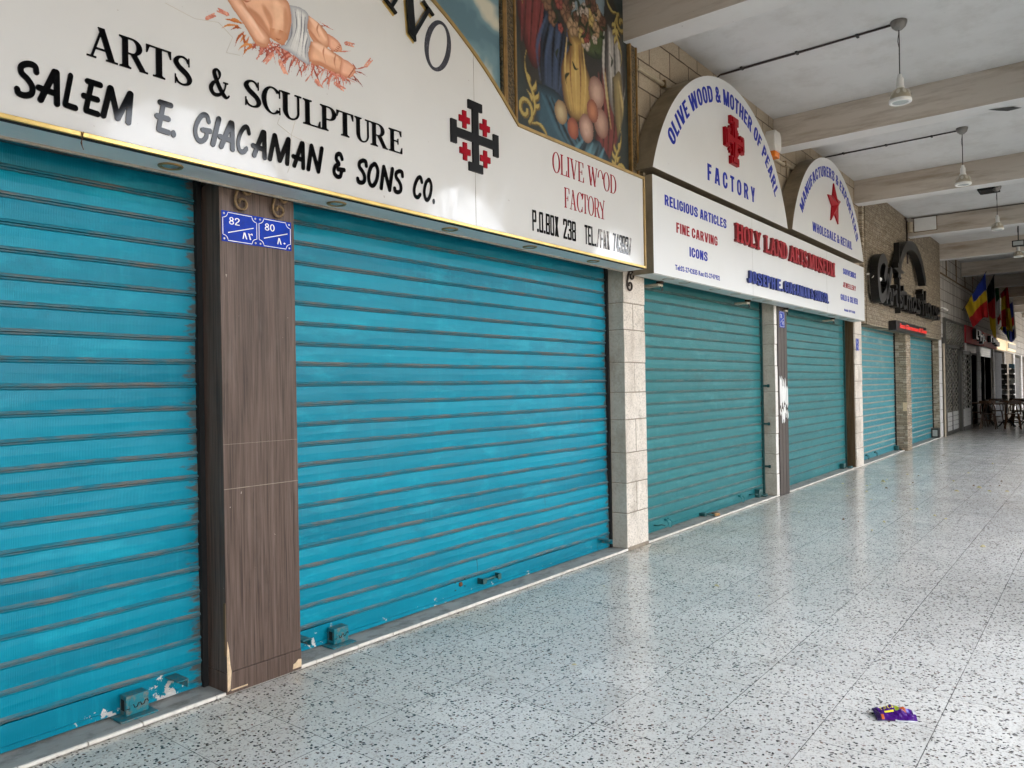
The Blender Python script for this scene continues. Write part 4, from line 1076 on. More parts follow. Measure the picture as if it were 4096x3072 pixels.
s3 = shutter(6.478, 9.955, M['sh_teal'], M['ledge_teal'], M['ledge_teal'], 'dull green roller shutter with ring handles and a long padlock at its foot', M['lock_teal'], 0.0012)
s4 = shutter(10.48, 13.96, M['sh_teal'], M['ledge_teal'], M['ledge_teal'], 'dull green roller shutter between the dark plank pillar and the ribbed brown one', M['lock_teal'], 0.0012)
s5 = shutter(14.52, 17.89, M['sh_blue'], M['ledge_blue'], M['ledge_blue'], 'faded pale blue roller shutter left of the stacked stone pillar', M['black'], 0.0015)
s6 = shutter(18.40, 22.28, M['sh_blue'], M['ledge_blue'], M['ledge_blue'], 'faded pale blue roller shutter right of the stacked stone pillar, last in the row', M['black'], 0.0015)
def ring_handle(t, x, z, m):
    b = MB().tube([(x - 0.035, 3.60, z + .02), (x + 0.035, 3.60, z + .02)], 0.007, 8)
    pts = [(x - 0.035, 3.60, z + .02)] + [(x + 0.04 * math.cos(rad(a)), 3.575, z - .012 + 0.045 * math.sin(rad(a))) for a in range(180, 361, 20)] + [(x + 0.035, 3.60, z + .02)]
    b.tube(pts, 0.005, 6)
    b.box(x - .04, x - .03, 3.60, 3.624, z + .01, z + .03).box(x + .03, x + .04, 3.60, 3.624, z + .01, z + .03)
    b.build('ring_handle', M[m], t)
def hook(t, x, z, m):
    MB().tube([(x, 3.622, z), (x, 3.58, z), (x + 0.03, 3.55, z + .008), (x + 0.06, 3.53, z - .004)], 0.007, 6).build('hook', M[m], t)
ring_handle(s3, 7.16, 0.092, 'sh_teal'); ring_handle(s3, 9.14, 0.091, 'sh_teal'); hook(s3, 6.89, 0.09, 'lock_teal'); hook(s3, 9.46, 0.085, 'lock_teal')
MB().box(9.65, 9.78, 3.56, 3.615, 0.025, 0.13).build('lock_box', M['lock_teal'], s3, bevel=0.003)
MB().box(7.95, 8.01, 3.55, 3.62, 0.03, 0.065).build('hasp', M['lock_teal'], s3, bevel=0.004)
MB().box(13.56, 13.70, 3.55, 3.61, 0.023, 0.11).build('lock_box', M['lock_teal'], s4, bevel=0.004)
ring_handle(s5, 16.02, 0.095, 'lock_teal'); ring_handle(s5, 15.35, 0.09, 'lock_teal')
MB().box(17.68, 17.80, 3.54, 3.61, 0.022, 0.12).build('lock_box', M['lock_teal'], s5, bevel=0.004)
lbx = MB().box(21.95, 22.16, 3.44, 3.61, 0.022, 0.26).build('lock_box', M['dark_metal'], s6, bevel=0.004)
MB().box(21.945, 21.949, 3.47, 3.58, 0.06, 0.22).build('cover_plate', M['alu'], lbx)

def padlock(loc, ang, label, m):
    t = empty('padlock', loc, label, 'padlock', 'padlocks at the foot of the shutters')
    x, y, z = loc
    MB().box(x + 0.05, x + 0.13, y - 0.028, y + 0.028, z + 0.001, z + 0.035).build('lock_body', M[m], t, bevel=0.006)
    pts = [(x + 0.05, y - 0.018, z + 0.018), (x + 0.0, y - 0.018, z + 0.022), (x - 0.025, y, z + 0.03), (x + 0.0, y + 0.018, z + 0.022), (x + 0.05, y + 0.018, z + 0.018)]
    MB().tube([tuple(p) for p in crom(pts, 4)], 0.006, 8).build('shackle', M['lock_teal'], t)
    t.rotation_euler.z = ang
    return t
padlock((8.03, 3.53, 0.021), -0.45, 'long brown padlock lying at the middle of the green shutter', 'brass')
padlock((9.74, 3.545, 0.021), 0.1, 'small padlock hanging at the right corner of the green shutter with ring handles', 'lock_teal')
padlock((13.68, 3.52, 0.021), -0.2, 'dark padlock beside the ribbed brown pillar', 'lock_teal')
padlock((17.72, 3.50, 0.021), -0.1, 'rust coloured padlock at the foot of the stacked stone pillar', 'brass')
# ------------------------------------------------------------------ first shop sign
def strip(mb, pts, y0, y1, w, mi=0):
    """flat trim following a polyline of (x, z) in a facade plane, width w to its right side"""
    n = len(pts); off = []
    for i in range(n):
        a = pts[max(i - 1, 0)]; c = pts[min(i + 1, n - 1)]
        dx, dz = c[0] - a[0], c[1] - a[1]; L = math.hypot(dx, dz)
        off.append((pts[i][0] + dz / L * w, pts[i][1] - dx / L * w))
    b = len(mb.v)
    for p, q in zip(pts, off):
        mb.v += [(p[0], y0, p[1]), (q[0], y0, q[1]), (p[0], y1, p[1]), (q[0], y1, q[1])]
    for i in range(n - 1):
        k, l = b + 4 * i, b + 4 * i + 4
        for f in ((k, l, l + 1, k + 1), (k + 2, k + 3, l + 3, l + 2), (k, k + 2, l + 2, l), (k + 1, l + 1, l + 3, k + 3)):
            mb.f.append(f); mb.m.append(mi)
    for k in (b, b + 4 * (n - 1)):
        mb.f.append((k, k + 1, k + 3, k + 2)); mb.m.append(mi)

SX1 = 6.03; SZ0, SZ1 = 2.527, 3.335
CX, CZ, CR = 2.23, 1.199, 2.915
a0 = math.degrees(math.asin((SZ1 - CZ) / CR))
arcp = [(CX + CR * math.cos(rad(a)), CZ + CR * math.sin(rad(a))) for a in np.linspace(a0, 180 - a0, 41)]
XL = -1.57
outline = [(XL, SZ0), (SX1, SZ0), (SX1, SZ1)] + arcp + [(XL, SZ1)]
sg = empty('shop_sign', (CX, 3.3, SZ0), 'large cream sign with arched top, black letters and black cross over the bright blue shutters', 'sign', 'shop signs')
MB().prism(outline, SIGN, 3.44, 0, 1).build('panel', [M['sign_white'], M['tan_metal']], sg)
b = MB(); strip(b, [(XL, 2.545), (SX1 - 0.018, 2.545)], SIGN - 0.016, SIGN - 0.0005, 0.020)
b.build('brass_trim', M['gold'], sg, bevel=0.003)
b = MB(); strip(b, [(SX1 - 0.018, SZ1 + 0.001), (SX1 - 0.018, 2.525)], SIGN - 0.014, SIGN - 0.0005, -0.019)
top = [(SX1 - 0.018, SZ1 - 0.002)] + [(x, z - 0.002) for x, z in arcp]
strip(b, top, SIGN - 0.012, SIGN - 0.0005, -0.022)
b.build('frame_trim', M['gold_dull'], sg)
MB().box(XL, SX1 - 0.02, SIGN - 0.004, SIGN + 0.016, 2.5215, 2.5268).build('shadow_gap', M['black'], sg)  # solid black strip stands in for the dark of the gap
MB().box(XL, SX1 - 0.002, SIGN + 0.0165, 3.405, 2.522, 2.5268).build('soffit', M['soffit'], sg)
MB().box(XL, SX1 - 0.05, 3.406, 3.418, 2.512, 2.5268).build('soffit_edge', M['limestone_dirty'], sg)
MB().box(3.748, 3.7505, SIGN - 0.0012, SIGN - 0.0004, 2.55, 3.68).box(1.05, 1.0525, SIGN - 0.0012, SIGN - 0.0004, 2.55, 3.84).build('panel_seam', M['mortar'], sg)
for x, y in ((-0.1, 3.31), (0.82, 3.31), (1.758, 3.305), (2.697, 3.31), (3.613, 3.315), (4.463, 3.31), (5.33, 3.31)):
    d = MB().lathe([(0.036, 2.5215), (0.036, 2.516), (0.050, 2.514), (0.054, 2.518), (0.054, 2.5215)], (x, y, 0), 24).build('downlight', M['gold_dull'], sg, smooth=True)
    MB().lathe([(0.0, 2.5135), (0.02, 2.5145), (0.034, 2.5185), (0.036, 2.5215)], (x, y, 0), 20).build('lens', M['alu'], d, smooth=True)
# ARTS & SCULPTURE
ar = [(1.365, 1.487, 'A'), (1.494, 1.612, 'R'), (1.606, 1.716, 'T'), (1.726, 1.811, 'S'), (1.893, 1.996, '&'), (2.072, 2.164, 'S'), (2.168, 2.272, 'C'), (2.276, 2.398, 'U'), (2.409, 2.516, 'L'), (2.516, 2.619, 'P'), (2.622, 2.736, 'T'), (2.746, 2.857, 'U'), (2.859, 2.987, 'R'), (2.996, 3.098, 'E')]
for xa, xb, ch in ar: text_line(ch, 'serif', xa, xb, 2.861, 0.130, SIGN, 0.006, M['black_letter'], sg, each=True)
br = [(1.104, 1.191, 'S'), (1.177, 1.263, 'A'), (1.272, 1.329, 'L'), (1.341, 1.426, 'E'), (1.414, 1.549, 'M'), (1.638, 1.722, 'E'), (1.710, 1.732, '.'), (1.814, 1.905, 'G'), (1.896, 1.951, 'I'), (1.932, 2.018, 'A'), (2.028, 2.104, 'C'), (2.105, 2.19, 'A'), (2.197, 2.33, 'M'), (2.334, 2.414, 'A'), (2.424, 2.533, 'N'), (2.591, 2.677, '&'), (2.751, 2.834, 'S'), (2.829, 2.918, 'O'), (2.920, 3.030, 'N'), (3.024, 3.107, 'S'), (3.18, 3.265, 'C'), (3.265, 3.345, 'O'), (3.346, 3.364, '.')]
for xa, xb, ch in br:
    h = 0.150 if ch != '.' else 0.15
    text_line(ch, 'brush', xa, xb, 2.621, h, SIGN, 0.006, M['black_letter'], sg, each=True)
for xa, xb, s_ in ((4.362, 4.688, 'P.O.BOX'), (4.752, 4.920, '238'), (5.048, 5.425, 'TEL./FAX'), (5.484, 5.785, '743937')):
    wm = {5: M['worn_letter'], 6: M['worn_letter'], 7: M['worn_letter'], 4: M['worn_letter']} if s_.startswith('TEL') else ({5: M['worn_letter']} if s_ == '743937' else None)
    text_line(s_, 'block', xa, xb, 2.610, 0.150, SIGN, 0.004, M['black_letter'], sg, track=0.22, each=True, mats=wm)
text_line('OLIVE', 'serif_thin', 4.625, 5.050, 3.087, 0.152, SIGN, 0.003, M['red_letter'], sg, track=0.06)
b = MB()
for ch, xa, xb in (('W', 5.106, 5.258), ('O', 5.345, 5.443), ('D', 5.452, 5.549)):
    vv, ff, ga, gb = get_glyph('serif_thin', ch)
    solid([(vv, ff)], lambda u, v: (xa + (u - ga) / (gb - ga) * (xb - xa), 3.088 + v * .152), SIGN, 0.003, b)
solid([union2d(ring(.43, .5, .43, .515, .125, .03, 8, 172))], lambda u, v: (5.258 + u * 0.098, 3.087 + v * 0.152), SIGN, 0.003, b)
b.m = [0] * len(b.f); b.build('lettering', M['red_letter'], sg)
text_line('FACTOR', 'serif_thin', 4.775, 5.285, 2.848, 0.152, SIGN, 0.003, M['red_letter'], sg, track=0.05)
solid([union2d([D_(.40, .40, .13, .86, .12), R_(.36, 0, .47, .46), R_(.24, 0, .58, .03), D_(.42, .40, .60, 1, .05), R_(.50, .97, .70, 1)])], lambda u, v: (5.272 + u * 0.125, 2.849 + v * 0.152), SIGN, 0.003).build('broken_letter', M['red_letter'], sg)
# black cross with four small red ones
c = MB(); cxx, czz = 3.7485, 3.112
solid([union2d([R_(-.029, -.215, .029, .235), R_(-.068, .182, .068, .237), R_(-.068, -.218, .068, -.163), R_(-.232, -.028, .232, .028), R_(-.234, -.075, -.182, .072), R_(.182, -.072, .234, .075)])], lambda u, v: (cxx + u, czz + v), SIGN, 0.013, c)
cr = c.build('cross_emblem', M['black_flat'], sg, bevel=0.0)
for dx, dz in ((-.1025, .098), (.0985, .094), (-.1015, -.106), (.0985, -.112)):
    MB_ = solid([union2d([R_(-.0175, -.056, .0175, .056), R_(-.050, -.0195, .050, .0195)])], lambda u, v: (cxx + dx + u, czz + dz + v), SIGN, 0.010)
    MB_.build('red_cross', M['red_letter'], cr)
# curved gilt letters near the top edge: I, N and a scribbled O
def gil(ch, cx_, cz_, ang, w, h, mat_=None, font='serif'):
    vv, ff, xa, xb = get_glyph(font, ch)
    ca, sa = math.cos(rad(ang)), math.sin(rad(ang))
    def mp_(u, v):
        u = (u - xa) / (xb - xa) * w; v = v * h
        return (cx_ + u * ca - v * sa, cz_ + u * sa + v * ca)
    return solid([(vv, ff)], mp_, SIGN - 0.010, 0.016).build('raised_letter', mat_ or M['black_letter'], sg), mp_, (vv, ff, xa, xb)
for ch, x_, z_, an, w, h in (('I', 2.842, 3.745, -17.0, 0.12, 0.30), ('N', 2.968, 3.705, -33.0, 0.30, 0.27)):
    o_, mp_, g_ = gil(ch, x_, z_, an, w, h)
    g = MB(); vv, ff, xa, xb = g_
    solid([(vv, ff)], lambda u, v: (lambda q: (q[0] - 0.006, q[1] - 0.008))(mp_(u, v)), SIGN, 0.009, g)
    g.build('gilt_edge', M['gold'], o_)
ca, sa = math.cos(rad(-50)), math.sin(rad(-50))
solid([union2d(ring(0, 0, .135, .245, .048, .03))], lambda u, v: (3.418 + u * math.cos(rad(-38)) - v * math.sin(rad(-38)) * .35, 3.602 + u * math.sin(rad(-38)) * .35 + v * .66), SIGN, 0.002).build('scribbled_letter', M['marker'], sg)

# printed picture on the sign: lying infant's lower body on straw
G = lambda x, y: at(700 + x / 1.5863, y / 1.5863, SIGN)
gp = lambda pts: [G(*p) for p in pts]
cv = Canvas(1.80, 2.95, 3.08, 3.62, 0.0027)
kk = 0.98
skin_d, skin_l = lin(176, 118, 86, kk), lin(224, 172, 140, kk)
def straw(p0, bend, p1, w, col):
    mx, my = (p0[0] + p1[0]) / 2 + bend[0], (p0[1] + p1[1]) / 2 + bend[1]
    cv.stroke(gp([p0, (mx, my), p1]), w, col)
cols = [lin(196, 122, 104, kk), lin(178, 98, 80, kk), lin(206, 142, 122, kk), lin(150, 78, 66, kk)]
cor = [lin(190, 112, 62, kk), lin(204, 136, 80, kk), lin(160, 84, 46, kk)]
rr = random.Random(3)
for p0, p1 in (((400, 160), (270, 200)), ((420, 180), (320, 210)), ((430, 150), (330, 150)), ((440, 200), (365, 345)), ((450, 220), (400, 300)), ((470, 230), (430, 360)), ((430, 200), (445, 390)), ((520, 290), (405, 390)), ((420, 150), (290, 120)), ((500, 280), (370, 360))):
    straw(p0, (rr.uniform(-14, 14), rr.uniform(-30, -8)), p1, 0.015, rr.choice(cor))
for i in range(210):
    x0 = rr.uniform(500, 1090); y0 = 245 + (x0 - 560) * 0.40 + rr.uniform(-25, 45)
    a = rr.choice([rr.uniform(15, 60), rr.uniform(60, 130)]); L = rr.uniform(70, 190)
    straw((x0, y0), (rr.uniform(-26, 26), rr.uniform(-22, 10)), (x0 + L * math.cos(rad(a)), y0 + L * math.sin(rad(a)) * 0.85), rr.uniform(0.0065, 0.0105), rr.choice(cols))
for p0, p1 in (((600, 265), (650, 470)), ((640, 300), (500, 440)), ((660, 290), (520, 375)), ((560, 280), (490, 420)), ((920, 140), (1025, 200)), ((900, 160), (990, 160)), ((1040, 330), (1145, 320)), ((1130, 450), (1250, 510)), ((1140, 440), (1240, 400)), ((1120, 470), (1220, 600)), ((1050, 470), (1075, 610)), ((980, 470), (960, 625)), ((880, 430), (950, 600)), ((780, 400), (810, 550)), ((740, 370), (700, 500)), ((1150, 440), (1110, 380)), ((870, 460), (800, 555))):
    straw(p0, (rr.uniform(-8, 8), rr.uniform(-14, 10)), p1, 0.011, rr.choice(cols))
def ear(x, y, ang, n=5):
    for i in range(n):
        for s_ in (-1, 1):
            d = i * 15; a = rad(ang)
            bx, by = x + d * math.cos(a), y + d * math.sin(a)
            t = a + s_ * 0.75
            cv.stroke(gp([(bx, by), (bx + 12 * math.cos(t), by + 12 * math.sin(t)), (bx + 20 * math.cos(t * .6 + a * .4), by + 20 * math.sin(t * .6 + a * .4))]), 0.010, rr.choice([cols[2], cols[0], lin(222, 160, 134, kk)]), False)
for e in ((340, 95, 205, 5), (195, 120, -25, 4), (620, 340, 130, 5), (660, 380, 65, 7), (890, 505, 55, 6), (1010, 525, 35, 5), (1075, 272, 15, 4), (1205, 425, -50, 4)): ear(*e)
body = cv.shape(gp([(400, -60), (560, -60), (650, -40), (725, 25), (740, 150), (722, 230), (690, 284), (655, 275), (600, 240), (556, 190), (480, 105), (400, 20)]), skin_d, skin_l, 0.045)
cv.shape(gp([(600, 175), (690, 200), (712, 235), (690, 278), (640, 262), (605, 230)]), lin(190, 128, 92, kk), lin(206, 148, 114, kk), 0.03)
arm = cv.shape(gp([(300, -50), (400, -30), (470, 70), (520, 140), (575, 200), (602, 250), (585, 295), (545, 300), (505, 272), (470, 215), (430, 150), (360, 50)]), skin_d, lin(230, 180, 150, kk), 0.035)
cv.shape(gp([(840, 92), (910, 145), (965, 208), (990, 258), (975, 300), (935, 303), (875, 262), (842, 195)]), skin_d, skin_l, 0.035)
cv.shape(gp([(965, 210), (1020, 245), (1053, 285), (1057, 325), (1015, 332), (975, 300)]), lin(190, 126, 98, kk), lin(226, 172, 144, kk), 0.022)
cv.shape(gp([(862, 258), (935, 285), (1005, 330), (1062, 368), (1080, 405), (1060, 465), (1005, 458), (935, 425), (872, 405), (843, 350)]), skin_d, skin_l, 0.035)
cv.shape(gp([(1055, 368), (1105, 392), (1145, 440), (1122, 490), (1085, 490), (1045, 460)]), lin(190, 126, 98, kk), lin(226, 172, 144, kk), 0.022)
for k_ in range(5):
    cv.stroke(gp([(1095 + 9 * k_, 492 - 13 * k_), (1108 + 9 * k_, 478 - 13 * k_)]), 0.006, lin(160, 98, 74, kk), False)
    cv.stroke(gp([(1025 + 7 * k_, 330 - 16 * k_ * .6), (1010 + 7 * k_, 322 - 16 * k_ * .6)]), 0.005, lin(160, 98, 74, kk), False)
cl = gp([(725, 30), (790, 46), (845, 90), (838, 180), (860, 262), (843, 330), (852, 410), (800, 386), (735, 338), (662, 296), (702, 278), (727, 200), (738, 120)])
cv.shape(cl, lin(150, 150, 155, kk), lin(205, 203, 200, kk), 0.03)
for p in (((760, 60), (770, 170), (730, 300)), ((800, 70), (800, 190), (770, 350)), ((825, 110), (815, 230), (800, 370)), ((742, 150), (735, 230), (700, 290)), ((840, 240), (825, 310), (830, 390))):
    cv.stroke(gp(p), 0.009, lin(125, 126, 132, kk), True)
for p in (((778, 60), (785, 180), (750, 320)), ((812, 100), (808, 220), (785, 360)), ((835, 210), (818, 300), (815, 380))):
    cv.stroke(gp(p), 0.008, lin(226, 224, 220, kk), True)
for pts, w_, c_ in (([(470, 60), (540, 130), (600, 215)], .030, (186, 128, 96)), ([(640, 10), (660, 110), (640, 200)], .040, (232, 184, 150)), ([(560, 40), (600, 120), (610, 190)], .028, (196, 138, 104)), ([(700, 60), (705, 150), (680, 240)], .026, (196, 140, 106)), ([(420, 40), (500, 150), (560, 240)], .020, (238, 194, 166)), ([(470, 215), (520, 270), (575, 285)], .016, (190, 130, 98)),
                    ([(860, 120), (910, 180), (950, 250)], .026, (236, 190, 160)), ([(850, 190), (890, 245), (940, 290)], .016, (186, 126, 94)), ([(880, 280), (950, 320), (1030, 370)], .030, (238, 192, 162)), ([(870, 390), (940, 412), (1010, 445)], .018, (182, 122, 92)), ([(945, 300), (940, 340), (955, 400)], .008, (180, 118, 90)), ([(1020, 345), (1010, 390), (1020, 440)], .008, (180, 118, 90)), ([(910, 150), (900, 190), (915, 235)], .008, (180, 118, 90)),
                    ([(640, 245), (655, 252), (668, 248)], .006, (160, 98, 70)), ([(430, 0), (455, 10), (480, 4)], .008, (170, 100, 76))):
    cv.stroke(gp(pts), w_, np.array(lin(*c_, kk)), True, 1.5)
cv.C *= (0.90 + 0.20 * cv.noise(34, 5))[..., None]
cv.build('printed_picture', SIGN - 0.0015, M['vinyl_print'], sg)
# hairline cracks in the acrylic
b = MB()
for pts in (((1165, 540), (1110, 495), (1118, 470)), ((1165, 540), (1180, 485)), ((1165, 540), (1262, 590)), ((1165, 540), (1168, 640), (1150, 690)), ((660, 12), (780, 75), (875, 90), (930, 150), (905, 210), (960, 222))):
    q = [at(*p, SIGN) for p in pts]
    b.tube([(x, SIGN - 0.0004, z) for x, z in q], 0.0008, 5)
b.build('hairline_crack', M['pipe_tan'], sg)
b = MB(); b.tube([(1.335, SIGN - 0.018, 2.542), (1.338, SIGN - 0.02, 2.52), (1.334, SIGN - 0.012, 2.50), (1.345, SIGN - 0.01, 2.475)], 0.0018, 5).tube([(1.342, SIGN - 0.018, 2.545), (1.336, SIGN - 0.015, 2.505), (1.339, SIGN - 0.012, 2.485)], 0.0015, 5)
b.build('wire_tie', M['rust'], sg)

# ------------------------------------------------------------------ second sign: white box and two arched boxes
SB = 2.506
s2g = empty('shop_sign', (9.95, 3.3, SB), 'long white box sign with raised red and blue lettering over the green shutters', 'sign', 'shop signs')
MB().prism([(6.195, SB), (13.70, SB), (13.70, 3.398), (6.195, 3.398)], SIGN, 3.43, 0, 1).build('panel', [M['sign_white2'], M['tan_metal']], s2g)
MB().box(6.20, 13.695, SIGN + 0.012, 3.40, SB - 0.005, SB - 0.0005).build('soffit', M['soffit'], s2g)
MB().box(8.62, 8.6235, SIGN - 0.0012, SIGN - 0.0003, SB, 3.397).box(11.55, 11.5535, SIGN - 0.0012, SIGN - 0.0003, SB, 3.397).build('panel_seam', M['alu'], s2g)
for x in (6.619, 6.972, 7.704, 8.274, 8.932, 9.274, 10.482, 10.845, 11.56, 12.039, 12.664, 13.1):
    MB().lathe([(0.0, SB - 0.004), (0.042, SB - 0.004), (0.046, SB - 0.008), (0.058, SB - 0.008), (0.06, SB - 0.005)], (x, 3.28, 0), 20).build('downlight_hole', M['limestone_dirty'], s2g)
for x in (6.70, 8.98, 10.36, 12.56):
    f = MB().box(x - 0.02, x + 0.02, 3.38, 3.44, SB - 0.03, SB - 0.006).build('bracket', M['iron_dark'], s2g)
    MB().box(x - 0.05, x + 0.05, 3.40, 3.56, SB - 0.056, SB - 0.030).build('tube_light', M['lamp_white'], f, bevel=0.008)
    MB().tube([(x, 3.405, SB - 0.056), (x + .02, 3.40, SB - 0.095), (x + .04, 3.40, SB - 0.09), (x + .045, 3.405, SB - 0.056)], 0.004, 6).build('wire', M['cable'], f)
BI, RI = M['blue_letter'], M['red_letter']
TL = lambda s_, x0, x1, z0, h, m_, bold=0.03, **k: text_line(s_, 'inter%.3f' % bold, x0, x1, z0, h, SIGN, 0.002, m_, s2g, **k)
TG = lambda s_, x0, x1, z0, h, m_, t=s2g, **k: text_line(s_, 'gothic', x0, x1, z0, h, SIGN, 0.002, m_, t, **k)
TG('RELIGIOUS ARTICLES', 6.432, 7.874, 3.160, 0.098, BI, track=0.11, space=0.26)
TG('FINE CARVING', 6.664, 7.627, 2.940, 0.097, RI, track=0.11, space=0.26)
TG('ICONS', 6.945, 7.367, 2.747, 0.094, BI, track=0.11)
TL('Tel:02-2742835  Res: 02-2747932', 6.623, 7.669, 2.584, 0.049, BI, 0.02, track=0.10, space=0.22)
TG('SOUVENIRS', 12.424, 13.184, 3.160, 0.089, BI, track=0.10)
TG('JEWELLERY', 12.412, 13.162, 2.956, 0.080, RI, track=0.10)
TG('GOLD & SILVER', 12.263, 13.273, 2.747, 0.094, BI, track=0.10, space=0.22)
TL('Mobile: 0599 961310', 12.457, 13.086, 2.588, 0.040, BI, 0.01, track=0.10, space=0.25)
for s_, xa, xb in (('HOLY', 8.075, 8.834), ('LAND', 8.968, 9.764), ('ARTS', 9.85, 10.572), ('MUSEUM', 10.64, 11.885)):
    text_line(s_, 'serif_fat', xa, xb, 3.050, 0.205, SIGN, 0.032, M['red_raised'], s2g, track=0.035, each=True, wob=0.004, side=M['red_edge'])
for s_, xa, xb in (('JOSEPH', 8.42, 9.30), ('E.', 9.36, 9.60), ('GIACAMAN', 9.64, 10.66), ('&', 10.70, 10.84), ('SONS', 10.88, 11.28), ('CO.', 11.32, 11.555)):
    text_line(s_, 'gothic_fat', xa, xb, 2.634, 0.142, SIGN, 0.027, M['blue_raised'], s2g, track=0.09, each=True, wob=0.003, side=M['blue_edge'])

def arch_sign(x0, x1, zb, apex, label):
    cx_ = (x0 + x1) / 2; hw = (x1 - x0) / 2; h = apex - zb
    Rr = (hw * hw + h * h) / (2 * h); cz_ = apex - Rr
    a1 = math.degrees(math.asin((zb - cz_) / Rr))
    t = empty('arched_sign', (cx_, 3.3, zb), label, 'sign', 'shop signs')
    pts = [(cx_ + Rr * math.cos(rad(a)), cz_ + Rr * math.sin(rad(a))) for a in np.linspace(a1, 180 - a1, 49)]
    MB().prism(pts, SIGN, 3.43, 0, 1).build('panel', [M['sign_white2'], M['tan_metal']], t)
    for x in (x0 + 0.12, x1 - 0.12):
        MB().box(x - 0.02, x + 0.02, 3.36, 3.40, 3.40, zb).build('bracket', M['tan_metal'], t)
    return t, cx_, cz_
t, cx_, cz_ = arch_sign(6.208, 9.875, 3.466, 4.765, 'white half round sign with blue curved lettering and a red cross')
text_line('OLIVE WOOD & MOTHER OF PEARL', 'gothic', 0, 1, 0, 0.165, SIGN, 0.002, BI, t, track=0.12, space=0.26, arc=(cx_, cz_, 1.68, 146.5, 35.0))
text_line('FACTORY', 'gothic', 7.407, 8.735, 3.592, 0.172, SIGN, 0.002, BI, t, track=0.36)
c = MB(); X0, Z0 = 8.082, 4.146
big = union2d([R_(-.062, -.20, .062, .20), R_(-.110, .175, .110, .262), R_(-.110, -.262, .110, -.175), R_(-.20, -.046, .20, .046), R_(-.262, -.098, -.150, .098), R_(.150, -.098, .262, .098)])
solid([big], lambda u, v: (X0 + u, Z0 + v), SIGN, 0.035, c)
e = c.build('cross_emblem', M['red_raised'], t, bevel=0.004)
sm_ = union2d([R_(-.036, -.19, .036, .19), R_(-.082, .195, .082, .243), R_(-.036, .18, .036, .2), R_(-.082, -.243, .082, -.195), R_(-.036, -.2, .036, -.18), R_(-.18, -.024, .18, .024), R_(-.240, -.072, -.178, .072), R_(.178, -.072, .240, .072)])
solid([sm_], lambda u, v: (X0 + u, Z0 + v), SIGN - 0.0355, 0.010).build('raised_face', M['red_raised'], e)
for dx in (-.108, .108):
    for dz in (-.112, .112):
        solid([union2d([R_(-.014, -.036, .014, .036), R_(-.036, -.014, .036, .014)])], lambda u, v: (X0 + dx + u, Z0 + dz + v), SIGN, 0.02).build('small_cross', M['red_raised'], e)

t, cx_, cz_ = arch_sign(10.051, 13.692, 3.49, 4.785, 'white half round sign with blue curved lettering and a red star')
text_line('MANUFACTURERS & EXPORTERS', 'gothic', 0, 1, 0, 0.150, SIGN, 0.002, BI, t, track=0.11, space=0.24, arc=(cx_, cz_, 1.655, 146.5, 33.0))
text_line('WHOLESALE & RETAIL', 'gothic', 10.92, 12.98, 3.600, 0.128, SIGN, 0.002, BI, t, track=0.11, space=0.24)
sp = [(11.963, 4.464), (12.035, 4.262), (12.305, 4.249), (12.10, 4.105), (12.162, 3.881), (11.962, 4.01), (11.777, 3.881), (11.838, 4.105), (11.646, 4.239), (11.885, 4.262)]
b = MB(); n = len(sp); cc = (11.964, 4.14)
b.v = [(x, SIGN - 0.02, z) for x, z in sp] + [(cc[0], SIGN - 0.075, cc[1])] + [(x, SIGN, z) for x, z in sp]
for i in range(n):
    j = (i + 1) % n
    b.f.append((i, n, j)); b.m.append(0)
    b.f.append((i, j, n + 1 + j, n + 1 + i)); b.m.append(0)
b.build('star_emblem', M['red_raised'], t)
solid([([(12.09, 4.232), (12.215, 4.222), (12.10, 4.165)], [(0, 2, 1)])], lambda u, v: (u, v), SIGN - 0.06, 0.003).build('star_gap', M['sign_white2'], t) if False else None

# ------------------------------------------------------------------ framed paintings on the wall above the first sign
def frame(t, x0, x1, z0, z1, w, y0, y1, m1, m2):
    for (xa, xb, za, zb) in ((x0, x0 + w, z0, z1), (x1 - w, x1, z0, z1), (x0 + w + 0.001, x1 - w - 0.001, z0, z0 + w)):
        MB().box(xa, xb, y0 + 0.012, y1, za, zb).build('frame', m1, t, bevel=0.006)
        horiz = (xb - xa) > (zb - za)
        b = MB()
        if not horiz:
            b.box(xa - 0.001, xa + 0.022, y0, y1 - 0.02, za, zb).box(xb - 0.022, xb + 0.001, y0, y1 - 0.02, za, zb)
        else:
            b.box(xa, xb, y0, y1 - 0.02, zb - 0.02, zb + 0.001)
        b.build('frame_moulding', m2, t, bevel=0.005)
carved = (lambda n: n.set(color=n.mix(n.ramp(n.noise(n.co(), 42.0, 4.0, 0.7), [(0.4, 0.0), (0.6, 1.0)]), (0.02, 0.014, 0.008), (0.14, 0.095, 0.04)), rough=0.5, normal=n.bump(n.noise(n.co(), 42.0, 3.0), 0.8, 0.02)))(NT('carved_dark_gilt'))
gilt = simple('old_gilt', (0.26, 0.15, 0.05), 0.4, 0.4, 0.3, 14.0)
YP = 3.405
xl = at(2053, 200, YP)[0]; xr = at(2508, 200, YP)[0]
t = empty('framed_painting', (xl, YP, 2.9), 'framed painting of red, yellow and blue drapery with gold scrollwork, beside the ceiling beam', 'painting', 'paintings above the signs')
frame(t, xl - 0.135, xr + 0.13, 2.86, 4.995, 0.135, YP - 0.035, 3.455, carved, gilt)
cv = Canvas(xl - 0.005, xr + 0.005, 2.99, 4.99, 0.0085, lin(50, 60, 58, 0.9))
kk = 0.80
cxm, czm = (xl + xr) / 2, 4.28
oval = ((cv.X - cxm) / 0.80) ** 2 + ((cv.Z - czm) / 1.02) ** 2
W_, H_ = xr - xl, 1.75
N_ = lambda pts: [(xl + u * W_, 3.30 + v * H_) for u, v in pts]
